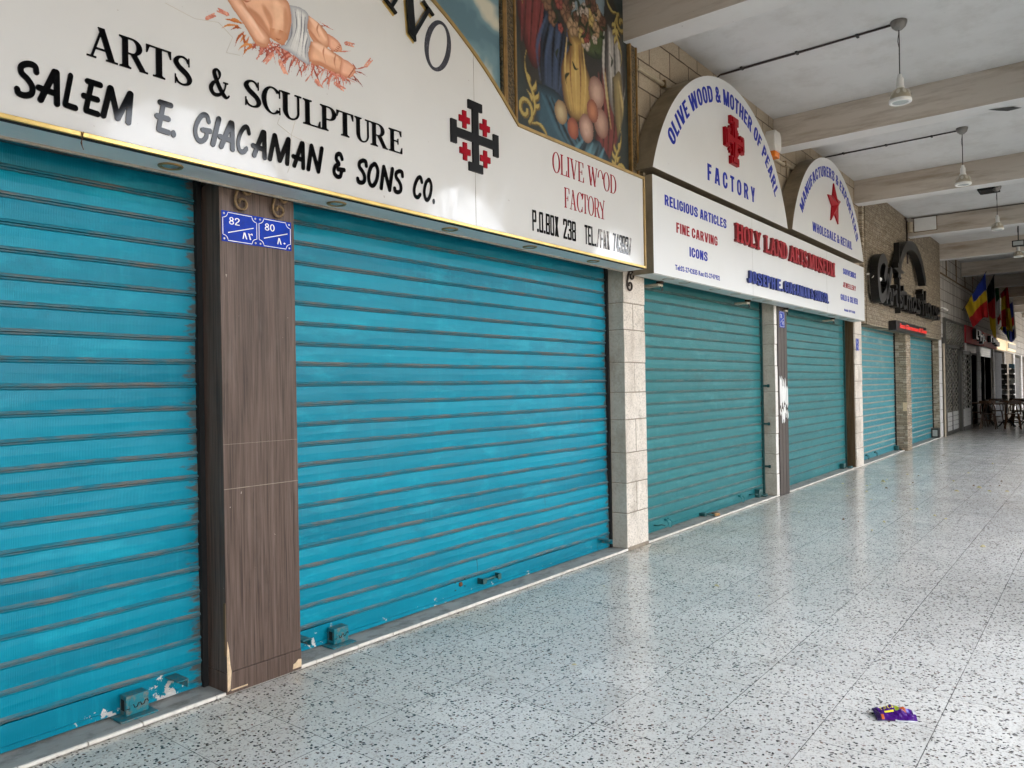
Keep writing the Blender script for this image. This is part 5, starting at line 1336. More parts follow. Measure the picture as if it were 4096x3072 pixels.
LC = lambda *c: lin(*c, kk)
base = cv.C.copy()
mt = cv.noise(3, 11)[..., None]
cv.C = np.array(LC(40, 44, 42)) * mt * 1.3 + np.array(LC(62, 52, 42)) * (1 - mt)
# window with hills, curtain, vase of flowers, fruit and folded cloths
cv.shape(N_([(.46, .66), (.50, 1.0), (.76, 1.02), (.74, .70), (.62, .62)]), LC(96, 122, 130), LC(128, 152, 160), .05)
cv.shape(N_([(.46, .62), (.50, .74), (.60, .70), (.75, .78), (.75, .60), (.60, .56)]), LC(36, 50, 26), LC(78, 96, 44), .06)
def drape(pts, d, l, folds, n=9):
    cv.shape(N_(pts), d, l, .10)
    for k in range(n):
        (ua, va), (ub, vb), (uc, vc) = folds
        o_ = (k / (n - 1) - .5)
        jit = lambda: rr.uniform(-.015, .015)
        q = [(ua + o_ * .20 + jit(), va), (ub + o_ * .22 + jit(), vb), (uc + o_ * .16 + jit(), vc)]
        cc_ = np.array(d) * .55 if k % 2 else np.minimum(1, np.array(l) * 1.35)
        cv.stroke(N_(q), .035, cc_, True, 1.4)
drape([(.04, 1.06), (.40, 1.06), (.40, .86), (.30, .66), (.25, .46), (.14, .36), (.03, .60)], LC(66, 18, 20), LC(132, 38, 34), ((.24, 1.02), (.20, .75), (.15, .45)))
drape([(.24, .66), (.40, .60), (.42, .40), (.36, .26), (.22, .28), (.20, .46)], LC(20, 28, 44), LC(52, 74, 108), ((.34, .62), (.30, .46), (.28, .32)), 7)
drape([(.74, .56), (.88, .50), (.95, .20), (.80, -.02), (.66, .10), (.70, .34)], LC(62, 18, 16), LC(128, 42, 32), ((.80, .50), (.82, .3), (.78, .06)), 8)
drape([(.80, .78), (.93, .70), (.94, .38), (.84, .34), (.78, .52)], LC(104, 96, 92), LC(170, 162, 152), ((.86, .74), (.87, .55), (.86, .4)), 7)
drape([(.84, .52), (.93, .56), (.94, .22), (.88, .24)], LC(112, 92, 40), LC(176, 150, 76), ((.88, .52), (.90, .38), (.90, .26)), 4)
drape([(.16, .30), (.34, .30), (.50, .20), (.74, .14), (.84, .02), (.80, -.1), (.16, -.1)], LC(16, 30, 42), LC(44, 92, 112), ((.32, .26), (.48, .10), (.70, .0)), 9)
drape([(.56, .14), (.72, .16), (.66, .02), (.52, -.06), (.44, .0)], LC(20, 50, 66), LC(72, 128, 146), ((.64, .14), (.58, .06), (.5, -.02)), 5)
cv.shape(N_([(.42, .62), (.58, .62), (.56, .54), (.64, .42), (.62, .28), (.54, .22), (.44, .22), (.38, .30), (.37, .44), (.44, .54)]), LC(104, 62, 16), LC(212, 166, 40), .10)
for k in range(5): cv.stroke(N_([(.42 + .035 * k, .58), (.40 + .045 * k, .42), (.44 + .028 * k, .25)]), .022, LC(150, 92, 26) if k % 2 else LC(226, 186, 70), True, 1.2)
for u, v, r_, c1, c2 in ((.68, .40, .085, (150, 96, 78), (216, 168, 140)), (.58, .20, .075, (146, 92, 74), (220, 170, 142)), (.72, .26, .08, (140, 84, 66), (208, 156, 128)), (.64, .30, .06, (150, 70, 40), (206, 120, 60)), (.46, .17, .055, (150, 60, 30), (196, 96, 40)), (.36, .22, .06, (150, 110, 60), (208, 180, 120))):
    cv.shape([(xl + u * W_ + r_ * 1.5 * math.cos(a), 3.30 + v * H_ + r_ * 1.6 * math.sin(a)) for a in np.linspace(0, 6.28, 15)[:-1]], LC(*c1), LC(*c2), r_ * 1.1)
pal = [(196, 150, 96), (150, 100, 58), (204, 164, 130), (120, 74, 46), (214, 176, 60), (172, 66, 44), (206, 180, 156), (86, 60, 44)]
for k in range(64):
    u, v = rr.gauss(.50, .13), rr.gauss(.76, .10); r_ = rr.uniform(.035, .075); c1 = rr.choice(pal)
    if u > .62 and v > .84: continue
    for p_ in range(5):
        a = p_ * 1.257 + k
        cv.shape([(xl + u * W_ + r_ * .6 * math.cos(a) + r_ * .6 * math.cos(q), 3.30 + v * H_ + r_ * .6 * math.sin(a) + r_ * .6 * math.sin(q)) for q in np.linspace(0, 6.28, 8)[:-1]], LC(*[int(c * .6) for c in c1]), LC(*c1), r_ * .35)
for k in range(36):
    u, v = rr.gauss(.50, .16), rr.gauss(.70, .12); a = rr.uniform(0, 6.28); L = rr.uniform(.06, .14)
    cv.stroke([(xl + u * W_, 3.3 + v * H_), (xl + u * W_ + L * .6 * math.cos(a), 3.3 + v * H_ + L * .6 * math.sin(a)), (xl + u * W_ + L * math.cos(a + .5), 3.3 + v * H_ + L * math.sin(a + .5))], .03, LC(44, 58, 32), True, .6)
m_ = np.clip((1.0 - oval) * 14 + .5, 0, 1)[..., None]
cv.C = cv.C * m_ + base * (1 - m_)
grey_ = cv.C.mean(2, keepdims=True)
cv.C = grey_ * .28 + cv.C * .72
cv.A[:] = 1
def scroll(cx0, cz0, s, flip, fz=1):
    P = lambda u, v: (cx0 + flip * u * s, cz0 + fz * v * s)
    for off, col, w in ((0.006, lin(120, 96, 46, kk), .040), (0.0, lin(190, 168, 98, kk), .026)):
        sp_ = [P(.30 * math.cos(a) * (1 - a / 9), .30 * math.sin(a) * (1 - a / 9)) for a in np.linspace(-1.0, 6.2, 22)]
        cv.stroke([(x + off, z - off) for x, z in sp_], w, col, False)
        cv.stroke([(x + off, z - off) for x, z in [P(.18, -.24), P(.42, .10), P(.34, .50), P(.12, .82), P(.02, 1.20), P(.10, 1.50)]], w, col)
        for q in ((.40, .15, .62, .30), (.38, .35, .60, .58), (.30, .55, .48, .86), (.20, .75, .02, .98), (.30, .30, .10, .50)):
            cv.stroke([(P(q[0], q[1])[0] + off, P(q[0], q[1])[1] - off), (P((q[0] + q[2]) / 2 + .06, (q[1] + q[3]) / 2)[0] + off, P(q[0], (q[1] + q[3]) / 2)[1] - off), (P(q[2], q[3])[0] + off, P(q[2], q[3])[1] - off)], w * 1.2, col)
        cv.stroke([(x + off, z - off) for x, z in [P(.30, -.28), P(.60, -.22), P(.86, -.36), P(.96, -.56), P(.84, -.66)]], w * .9, col)
scroll(xl + 0.13, 3.58, 0.30, 1); scroll(xr - 0.13, 3.40, 0.28, -1); scroll(xr - 0.10, 4.75, 0.26, -1, -1); scroll(xl + 0.10, 4.70, 0.22, 1, -1)
cv.C *= (0.88 + 0.24 * cv.noise(30, 5))[..., None]
cv.build('canvas', YP, M['painted'], t)

xr2 = at(1998, 200, YP)[0]
t = empty('framed_painting', (xr2 - 1, YP, 2.9), 'framed painting of pale clouds on a blue sky, behind the arched sign', 'painting', 'paintings above the signs')
MB().box(xr2 + 0.002, xr2 + 0.10, YP - 0.022, 3.455, 2.86, 4.995).build('frame', carved, t, bevel=0.005)
MB().box(xr2 + 0.01, xr2 + 0.055, YP - 0.032, YP - 0.0225, 2.86, 4.995).build('frame_moulding', gilt, t, bevel=0.004)
cv = Canvas(2.3, xr2, 2.99, 4.99, 0.010, lin(92, 118, 126, 1.35))
n1 = cv.noise(3.2, 31, 4) + 0.25 * np.sin(7 * cv.X + 9 * cv.Z + 8 * cv.noise(2.5, 32))
cv.put(np.clip((n1 - .50) * 6, 0, .9), lin(150, 152, 142, 1.35))
cv.put(np.clip((n1 - .66) * 7, 0, .8), lin(176, 170, 152, 1.35))
cv.put(np.clip((.42 - n1) * 4, 0, .7), lin(66, 92, 104, 1.3))
cv.put(np.clip(1 - (((cv.X - xr2 + .30) / .16) ** 2 + ((cv.Z - 4.62) / .22) ** 2), 0, 1) * 3, lin(62, 66, 60, 1.5))
cv.build('canvas', YP, M['painted'], t)

# ------------------------------------------------------------------ house number plates
def plate(x0, x1, z0, z1, y, latin, ara, label):
    t = empty('number_plate', ((x0 + x1) / 2, y, z0), label, 'number plate', 'blue house number plates')
    MB().box(x0, x1, y - 0.003, y, z0, z1).build('enamel_plate', M['plate_blue'], t, bevel=0.0008)
    w, h = x1 - x0, z1 - z0; yf = y - 0.003
    P = lambda u, v: (x0 + u * w, z0 + v * h)
    e, c = .06, .17; eh, chh = .09, .23
    q = [P(c, eh), P(1 - c, eh)] + [P(1 - e - (c - e) * math.sin(rad(a)) , eh + (chh - eh) * (1 - math.cos(rad(a)))) for a in (70, 45, 20)][::1]
    ol = []
    for (ux, uz, sx_, sz_) in ((0, 0, 1, 1), (1, 0, -1, 1), (1, 1, -1, -1), (0, 1, 1, -1)):
        cxp, czp = ux + sx_ * e * .6, uz + sz_ * eh * .6
        arcq = [P(cxp + sx_ * (c - e * .6) * math.cos(rad(a)), czp + sz_ * (chh - eh * .6) * math.sin(rad(a))) for a in range(0, 91, 18)]
        # endpoints: a=0 lies on the side edge, a=90 on the horizontal edge
        ol += arcq if (sx_ * sz_ < 0) else arcq[::-1]
    b = MB(); strip(b, ol[::1] + [ol[0]], yf - 0.0008, yf - 0.0001, 0.0032)
    b.build('white_border', M['plate_white'], t)
    text_line(latin, 'digits', *( [P(.20, 0)[0], P(.20 + .145 * len(latin), 0)[0]]), P(0, .58)[1], .24 * h, yf, 0.0006, M['plate_white'], t, track=0.10, name='numeral')
    b = MB(); b.bar((*P(.17, .30)[:1], yf - 0.0004, P(0, .30)[1]), (P(.88, 0)[0], yf - 0.0004, P(0, .58)[1]), 0.0008, 0.0042, up=(0, 0, 1))
    b.build('slash', M['plate_white'], t)
    pol = []
    for k_, ch in enumerate(ara):
        ox = .56 + .15 * k_
        A = {'8': [D_(.02, 0, .055, .27, .03)] + [D_(.12, 0, .065, .27, .035)], '2': [D_(.08, 0, .03, .26, .035), D_(.12, .27, .05, .19, .03), D_(.13, .19, .12, .27, .025)],
             '0': [[(.04, .07), (.075, .115), (.11, .07), (.075, .025)]], '7': [D_(.065, 0, .02, .27, .03), D_(.065, 0, .12, .27, .035)], '6': [D_(.08, 0, .10, .27, .035), R_(.02, .22, .11, .27)], '4': [D_(.04, 0, .10, .14, .03), D_(.10, .13, .04, .27, .03), R_(.03, 0, .12, .04)]}[ch]
        pol += [[(u + ox, v) for u, v in p] for p in A]
    solid([union2d(pol)], lambda u, v: P(u, v * .8 + .17), yf, 0.0006).build('arabic_numeral', M['plate_white'], t)
    for u in (.065, .935):
        for v in (.09, .91):
            x, z = P(u, v)
            MB().lathe([(0.0, -0.0022), (0.0035, -0.0018), (0.0055, 0.0)], (x, yf, z), 10, axis='y').build('rivet', M['alu'], t)
plate(2.087, 2.2895, 2.249, 2.402, 3.4435, '82', '82', 'blue enamel plate reading 82 on the brown wood pillar')
plate(2.2915, 2.494, 2.250, 2.4025, 3.4435, '80', '80', 'blue enamel plate reading 80 on the brown wood pillar')
plate(10.15, 10.35, 2.235, 2.45, 3.4345, '76', '76', 'blue enamel plate reading 76 on the dark plank pillar')
plate(14.06, 14.24, 2.03, 2.24, 3.4425, '74', '74', 'small blue number plate on the limestone pillar with ribbed cladding')

# wrought iron scrolls under the first sign
def iron_scroll(x, z, s, m, label, y0=3.452):
    t = empty('iron_scroll', (x, y0, z), label, 'scroll bracket', 'wrought iron scrolls under the signs')
    def sp(cx0, cz0, r, a0_, a1_, k_): return [(cx0 + r * (1 - k_ * i / 14) * math.cos(rad(a0_ + (a1_ - a0_) * i / 14)), cz0 + r * (1 - k_ * i / 14) * math.sin(rad(a0_ + (a1_ - a0_) * i / 14))) for i in range(15)]
    lower = sp(.035, -.11, .040, 180, 560, .62)[::-1]
    mid = [(-.004, -.085), (.010, -.04), (.030, -.008)]
    upper = sp(.062, -.035, .036, 128, -250, .62)
    pts = lower + mid + upper
    b = MB().tube([(x + ax_ * s, y0 - 0.012, z + az_ * s) for ax_, az_ in pts], 0.0075 * s, 8)
    b.build('scroll_bar', m, t, smooth=True)
iron_scroll(2.160, 2.556, 0.95, M['iron'], 'rusty iron scroll above the number plate 82', 3.440)
iron_scroll(2.378, 2.556, 0.95, M['iron'], 'rusty iron scroll above the number plate 80', 3.440)
iron_scroll(6.10, 2.545, 1.25, M['iron_dark'], 'thin dark iron scroll at the top of the pale stone pillar', 3.440)
# ------------------------------------------------------------------ stone clad bulkhead with script sign
BY = 3.385
t = empty('stone_bulkhead', (18.3, BY, 2.53), 'tan stacked-stone wall panel above the pale blue shutters', 'wall')
MB().box(14.60, 22.22, BY, 3.458, 2.53, 4.998).build('stone_cladding', M['stack_pale'], t)
MB().box(14.60, 22.22, 3.386, 3.62, 2.515, 2.5295).build('stone_soffit', M['stack'], t)
MB().box(14.45, 14.597, 3.40, 3.458, 2.53, 4.99).build('side_slips', M['stack'], t)

SY = 3.20
K = lambda x, y: at(3450 + x / 2.266, 900 + y / 2.266, SY)
kp = lambda pts: [K(*p) for p in pts]
t = empty('script_sign', (18.0, BY, 2.9), 'black three dimensional script sign with a star and a big arch on the stone wall', 'sign', 'shop signs')
def thick(polys, y, dep, name, mat_=M['script_black']):
    # pieces given in facade coordinates
    vv, ff = union2d(polys)
    solid([(vv, ff)], lambda u, v: (u, v), y + dep, dep).build(name, mat_, t)
def fpath(px, w, sm=True): return path(kp(px), w, sm)
ow = 0.19
ap = kp([(338, 395), (352, 330), (372, 265), (400, 205), (432, 185), (468, 200), (505, 255), (535, 335), (556, 430), (572, 525)])
thick(path(ap, ow, True, False), SY, 0.14, 'arch_letter')
thick(fpath([(208, 470), (220, 380), (210, 325), (190, 300), (165, 330), (150, 400), (150, 480), (156, 560), (165, 640), (185, 665), (205, 640), (222, 600), (248, 500), (262, 420)], 0.17), SY, 0.14, 'capital_letter')
ctr = K(322, 415); st = []
for i in range(16):
    a = rad(90 + i * 22.5); r_ = (0.55, 0.12, 0.22, 0.12)[i % 4] * (1.5 if i == 8 else 1)
    st.append((ctr[0] + r_ * math.cos(a) * 0.9, ctr[1] + r_ * math.sin(a)))
tri = [[ctr, st[i], st[(i + 1) % 16]] for i in range(16)]
thick(tri, SY - 0.03, 0.10, 'star')
# row of small script letters
x0, z0 = K(225, 690); x1, z1 = K(706, 848)
zb = (z0 + z1) / 2
low = {'h': [[(0, 0), (.10, 1.5), (.20, 1.5), (.10, .3), (.30, .8), (.45, .7), (.40, .1), (.55, 0)]], 'r': [[(0, 0), (.08, .85), (.20, .65), (.42, .85)]], 'i': [[(0, .85), (0, .1), (.15, 0)], [(.02, 1.18), (.03, 1.22)]],
       's': [[(.42, .75), (.22, .88), (.08, .68), (.36, .38), (.30, .05), (.0, .08)]], 't': [[(.10, 1.35), (.08, .15), (.25, 0), (.4, .1)], [(-.14, .95), (.45, 1.0)]], 'm': [[(0, 0), (.04, .85)], [(.04, .6), (.22, .88), (.30, .6), (.30, 0)], [(.30, .6), (.50, .88), (.60, .6), (.60, .1), (.72, 0)]],
       'a': [[(.45, .75), (.22, .88), (.04, .5), (.10, .05), (.30, .1), (.46, .45), (.48, .85), (.46, .1), (.6, 0)]], 'H': [[(.02, 1.55), (.14, 1.7), (.16, .9), (.08, 0)], [(.0, .8), (.34, .95), (.62, .9)], [(.60, 1.7), (.52, .9), (.55, .1), (.72, 0)]], 'o': [[(.25, .88), (.05, .6), (.08, .15), (.28, 0), (.48, .3), (.44, .75), (.25, .88)]],
       'u': [[(0, .85), (.02, .2), (.2, 0), (.40, .3), (.42, .85), (.42, .1), (.55, 0)]], 'e': [[(.06, .45), (.40, .55), (.36, .85), (.14, .80), (.04, .4), (.16, .02), (.45, .15)]]}
adv = {'h': .62, 'r': .50, 'i': .26, 's': .50, 't': .50, 'm': .80, 'a': .66, 'H': .82, 'o': .56, 'u': .62, 'e': .50, ' ': .22}
word = 'hristmas House'; tw = sum(adv[c] for c in word); u = 0.0; sc = (x1 - x0) / tw
for ch in word:
    if ch != ' ':
        pol = []
        for s_ in low[ch]:
            pol += path([(x0 + (u + a) * sc, zb - 0.02 + b_ * 0.30) for a, b_ in s_], 0.072, True)
        thick(pol, SY, 0.14, 'script_letter')
    u += adv[ch]

Q = lambda x, y, yy: at(3350 + x / 4.424, 1150 + y / 4.424, yy)
xa, za = Q(1045, 752, 3.24); xb, zb_ = Q(1575, 862, 3.24); zt = Q(1045, 578, 3.24)[1]
zl = (za + zb_) / 2
t = empty('led_sign', ((xa + xb) / 2, BY, zl), 'slim black light box with red lettering under the black script sign', 'sign', 'shop signs')
MB().box(xa, xb, 3.24, BY - 0.001, zl, zt).build('box', M['led_black'], t, bevel=0.006)
text_line('Issa Giacaman & Sons', 'inter0.010', xa + 0.10 * (xb - xa), xb - 0.02, zl + (zt - zl) * .30, (zt - zl) * .52, 3.24, 0.008, M['led_red'], t, track=0.05, space=0.25, slant=0.22)

# ------------------------------------------------------------------ lamps, cables and small fittings
def lamp(x, label):
    t = empty('pendant_lamp', (x, 1.56, 4.999), label, 'lamp', 'pendant lamps hanging from the ceiling')
    MB().lathe([(0.075, 4.999), (0.075, 4.985), (0.062, 4.945), (0.03, 4.915), (0.0, 4.912)], (x, 1.56, 0), 20).build('canopy', M['lamp_canopy'], t, smooth=True)
    b = MB().tube([(x, 1.56, 4.92), (x + .004, 1.56, 4.75), (x - .003, 1.56, 4.6), (x, 1.56, 4.47)], 0.0055, 6)
    b.tube([(x, 1.56, 4.91), (x - .02, 1.57, 4.80), (x + .014, 1.56, 4.72), (x - .018, 1.56, 4.68), (x + .005, 1.56, 4.60), (x, 1.56, 4.50)], 0.003, 5)
    b.build('cord', M['cable'], t)
    MB().lathe([(0.0, 4.485), (0.018, 4.48), (0.022, 4.45), (0.032, 4.44), (0.034, 4.365), (0.040, 4.36), (0.042, 4.345), (0.036, 4.34)], (x, 1.56, 0), 18).build('socket', M['lamp_rim'], t, smooth=True)
    sh = MB().lathe([(0.034, 4.345), (0.045, 4.335), (0.070, 4.315), (0.086, 4.285), (0.094, 4.25), (0.098, 4.235), (0.101, 4.234)], (x, 1.56, 0), 28).build('shade', M['lamp_white'], t, smooth=True)
    for k in range(10):
        a = 2 * math.pi * k / 10
        d, s_ = Vector((math.cos(a), math.sin(a), 0)), Vector((-math.sin(a), math.cos(a), 0))
        c = Vector((x, 1.56, 0)) + d * 0.081
        pts = [c + s_ * (.017 * math.cos(q)) + Vector((0, 0, 4.293 + .026 * math.sin(q))) + d * (-.014 * math.sin(q) + 0.0085) for q in np.linspace(0, 2 * math.pi, 13)[:-1]]
        bb = MB(); bb.add([tuple(p) for p in pts], [tuple(range(12))]); bb.build('facet', M['lamp_facet'], sh)
    rim = MB().lathe([(0.101, 4.233), (0.103, 4.222), (0.103, 4.208), (0.094, 4.202), (0.076, 4.202), (0.074, 4.209)], (x, 1.56, 0), 28).build('rim', M['lamp_rim'], t, smooth=True)
    MB().lathe([(0.0, 4.206), (0.04, 4.206), (0.075, 4.2085)], (x, 1.56, 0), 24).build('lens', M['lamp_lens'], t)
    return t
l0 = lamp(8.20, 'pendant lamp with faceted white shade, nearest the camera')
for x, lb in ((12.25, 'pendant lamp with faceted white shade, second from the camera'), (16.40, 'pendant lamp hanging below the black vent grille'), (20.40, 'pendant lamp beside the black floodlight'), (24.50, 'half hidden pendant lamp farthest down the walkway')):
    c = copy_tree(l0); c.location.x = x; c['label'] = lb
for x, lb in ((8.235, 'dark cable along the ceiling to the nearest lamp'), (12.33, 'dark cable along the ceiling to the second lamp')):
    b = MB().tube([(x + .02, 3.445, 4.965), (x + .015, 3.40, 4.984), (x + .01, 3.0, 4.988), (x - .005, 2.2, 4.986), (x - .02, 1.63, 4.988)], 0.0085, 6).tube([(x + .036, 3.40, 4.986), (x + .03, 2.5, 4.99), (x, 1.64, 4.99)], 0.006, 6)
    o = tag(b.build('ceiling_cable', M['cable'], loc=(x, 1.6, 4.98)), lb, 'cable', 'cables running along the ceiling')
    for y in (3.15, 2.55, 1.95): MB().box(x - .02, x + .045, y - .012, y + .012, 4.977, 4.998).build('clip', M['dark_metal'], o)
b = MB().tube([(18.245, 3.30, 4.975), (18.245, 1.0, 4.978), (18.245, -0.4, 4.978)], 0.007, 6)
tag(b.build('ceiling_cable', M['cable'], loc=(18.245, 1.5, 4.975)), 'thin cable along the top of the beam with the cover panel', 'cable', 'cables running along the ceiling')

b = MB().tube([(6.37, 3.435, 4.475), (10.10, 3.435, 4.475)], 0.022, 8).tube([(10.46, 3.435, 4.48), (14.18, 3.435, 4.48)], 0.022, 8).tube([(10.10, 3.435, 4.46), (10.46, 3.435, 4.46)], 0.022, 8)
b.tube([(10.62, 3.44, 4.47), (10.62, 3.44, 3.5)], 0.014, 6)
pipe = tag(b.build('wall_pipe', M['pipe_tan'], loc=(8, 3.435, 4.47)), 'tan plastic pipe running along the stone wall behind the arched signs', 'pipe')
for x in (6.9, 10.48, 10.95, 13.9): MB().box(x - .015, x + .015, 3.41, 3.459, 4.445, 4.512).build('pipe_clamp', M['iron'], pipe)

t = empty('alarm_siren', (9.93, 3.40, 4.6), 'white alarm siren with an orange lens on the wall beside the beam', 'siren')
MB().prism([(9.80, 4.56), (9.84, 4.50), (10.02, 4.50), (10.06, 4.56), (10.06, 4.70), (10.02, 4.76), (9.84, 4.76), (9.80, 4.70)], 3.33, 3.458).build('housing', M['cam_white'], t, bevel=0.012)
MB().prism([(9.845, 4.42), (10.015, 4.42), (10.02, 4.498), (9.84, 4.498)], 3.34, 3.45).build('lens', M['orange'], t, bevel=0.012)

def cctv(x, y, z, s, dirx, label):
    t = empty('security_camera', (x, y, z), label, 'camera', 'security cameras on the wall')
    wy = 3.384 if x < 22 else 3.459
    MB().tube([(x - .10 * s, wy, z + .08 * s), (x - .08 * s, y + .04, z + .08 * s), (x, y, z + .02 * s)], 0.022 * s, 8).build('bracket', M['cam_white'], t)
    d = Vector((dirx, -.35, -.22)).normalized()
    MB().tube([Vector((x, y, z)) - d * .10 * s, Vector((x, y, z)) + d * .20 * s], 0.052 * s, 12).build('body', M['cam_white'], t)
    MB().tube([Vector((x, y, z)) + d * .201 * s, Vector((x, y, z)) + d * .235 * s], 0.047 * s, 12).build('lens_hood', M['black'], t)
cctv(14.72, 3.27, 3.35, 0.75, .75, 'white security camera on the stone wall left of the black script sign')
cctv(22.85, 3.38, 3.36, 0.5, .5, 'small grey security camera above the lattice gate')

t = empty('cover_panel', (18.26, 3.05, 4.83), 'cream rectangular cover panel on the beam beside the stone wall', 'panel')
MB().box(18.235, 18.262, 2.83, 3.25, 4.685, 4.965).build('panel', M['lamp_rim'], t, bevel=0.005)
MB().box(18.262, 18.269, 2.815, 3.265, 4.67, 4.98).build('gasket', M['iron'], t)
t = tag(MB().lathe([(0.05, 0.0), (0.055, 0.01), (0.055, 0.22), (0.0, 0.22)], (18.14, 3.31, 4.66), 14).build('pipe_stub', M['pipe_tan'], loc=(18.14, 3.31, 4.7)), 'short tan pipe end hanging beside the cream cover panel', 'pipe')
b = MB().tube([(17.95, 3.37, 4.95), (18.1, 3.37, 4.93), (18.14, 3.37, 4.90), (18.14, 3.375, 4.5), (18.13, 3.37, 4.0)], 0.02, 6)
tag(b.build('wall_cable', M['cable'], loc=(18.1, 3.37, 4.5)), 'black cable coming down the stone wall to the arch of the script sign', 'cable')

t = empty('vent_grille', (16.55, 1.69, 4.99), 'black rectangular vent grille on the ceiling', 'vent')
MB().box(16.33, 16.77, 1.54, 1.86, 4.965, 4.998).build('frame', M['black'], t, bevel=0.004)
b = MB()
for i in range(9): b.box(16.36 + i * .045, 16.38 + i * .045, 1.57, 1.83, 4.957, 4.964)
b.build('louvres', M['dark_metal'], t)
t = empty('floodlight', (20.35, 1.55, 4.5), 'black floodlight hanging from a thin rod under the ceiling', 'lamp')
MB().box(20.33, 20.43, 1.43, 1.67, 4.44, 4.58).build('housing', M['led_black'], t, bevel=0.008)
MB().box(20.322, 20.329, 1.455, 1.645, 4.465, 4.555).build('glass', M['lamp_lens'], t)
MB().tube([(20.38, 1.55, 4.58), (20.38, 1.55, 4.998)], 0.012, 6).build('rod', M['dark_metal'], t)

# ------------------------------------------------------------------ far shops
def lattice_mesh(x0, x1, z0, z1, y, cw, ch, w):
    """crossing flat bars forming diamonds cw wide and ch high"""
    b = MB(); k_ = cw / ch
    W_, H_ = x1 - x0, (z1 - z0) * k_
    n = int((W_ + H_) / cw) + 1
    for k in range(n + 1):
        for s_ in (1, -1):
            c = k * cw
            if s_ > 0: p, q = (min(c, W_), max(0, c - W_)), (max(0, c - H_), min(c, H_))
            else: c2 = c - H_; p, q = (max(0, c2), max(0, -c2)), (min(W_, H_ + c2), min(H_, W_ - c2))
            if math.hypot(p[0] - q[0], p[1] - q[1]) < 0.03: continue
            yy = y + (0.004 if s_ > 0 else -0.004)
            b.bar((x0 + p[0], yy, z0 + p[1] / k_), (x0 + q[0], yy, z0 + q[1] / k_), 0.007, w, up=(0, 1, 0))
    return b
t = empty('lattice_gate', (24.8, 3.43, 0), 'tall olive grey metal gate with pale diamond lattice and white lower panels, one leaf ajar', 'gate')
b = MB().box(22.95, 23.10, 3.40, 3.57, 0.004, 3.15)
b.box(23.10, 25.40, 3.43, 3.50, 2.38, 2.46).box(23.10, 26.5, 3.42, 3.50, 3.09, 3.15).box(26.42, 26.5, 3.42, 3.50, 2.38, 3.089)
b.box(23.10, 23.16, 3.43, 3.47, 0.01, 2.379).box(24.13, 24.23, 3.43, 3.47, 0.01, 2.379).box(25.22, 25.32, 3.43, 3.50, 0.01, 2.379).box(23.161, 24.129, 3.435, 3.47, 0.01, 0.09).box(24.231, 25.219, 3.435, 3.47, 0.01, 0.09)
b.build('gate_frame', M['gate_metal'], t)
lattice_mesh(23.17, 24.12, 0.62, 2.37, 3.45, 0.48, 0.16, 0.026).build('lattice', M['lattice'], t)
lattice_mesh(24.24, 25.21, 0.62, 2.37, 3.45, 0.48, 0.16, 0.026).build('lattice', M['lattice'], t)
MB().box(23.11, 26.41, 3.475, 3.485, 2.465, 3.085).build('back_sheet', M['gate_metal'], t)
lattice_mesh(23.11, 26.41, 2.465, 3.085, 3.45, 0.42, 0.105, 0.028).build('lattice', M['lattice'], t)
b = MB()
for xa_, xb_ in ((23.17, 24.12), (24.24, 25.21)):
    for i in range(4): b.box(xa_, xb_, 3.44, 3.455, 0.10 + i * .13, 0.215 + i * .13)
b.build('white_panel', M['white_panel'], t)
b = MB().box(25.36, 25.50, 3.36, 3.52, 0.004, 2.34).box(26.84, 26.93, 3.31, 3.37, 0.004, 2.34).box(25.501, 26.839, 3.33, 3.37, 2.24, 2.34).box(25.501, 26.839, 3.33, 3.37, 0.01, 0.12)
lf = b.build('open_leaf', M['gate_metal'], t)
lattice_mesh(25.51, 26.83, 0.66, 2.23, 3.345, 0.66, 0.17, 0.03).build('lattice', M['lattice'], lf)
b = MB()
for i in range(4): b.box(25.51, 26.83, 3.335, 3.35, 0.13 + i * .13, 0.25 + i * .13)
b.build('white_panel', M['white_panel'], lf)
tag(MB().tube([(22.78, 3.42, 0.0), (22.78, 3.42, 2.45)], 0.028, 8).build('drain_pipe', M['pipe_tan'], loc=(22.78, 3.42, 0)), 'thin tan drain pipe between the white pillar and the lattice gate', 'pipe')

for i, (xa_, xb_) in enumerate(((26.95, 27.25), (30.07, 30.47), (34.06, 34.46), (37.92, 38.36), (41.75, 42.5), (45.7, 46.3))):
    t = empty('pillar', (xa_, 3.46, 0), ('narrow pale stone pillar behind the open gate leaf', 'pale stone pillar between the two dark doorways', 'pale stone pillar left of the grey curtain', 'pale stone pillar right of the grey curtain', 'pale stone pillar behind the postcard racks', 'farthest pale stone pillar down the walkway')[i], 'pillar', 'pillars of the far shops')
    js = [0.30 * k + 0.3 for k in range(8)] + [2.62]
    core, blk = block_pillar(xa_, xb_, js, [None] * 9, None, 3.46, 3.52)
    core.build('mortar_core', M['mortar'], t); blk.build('stone_blocks', M['limestone_white'], t)

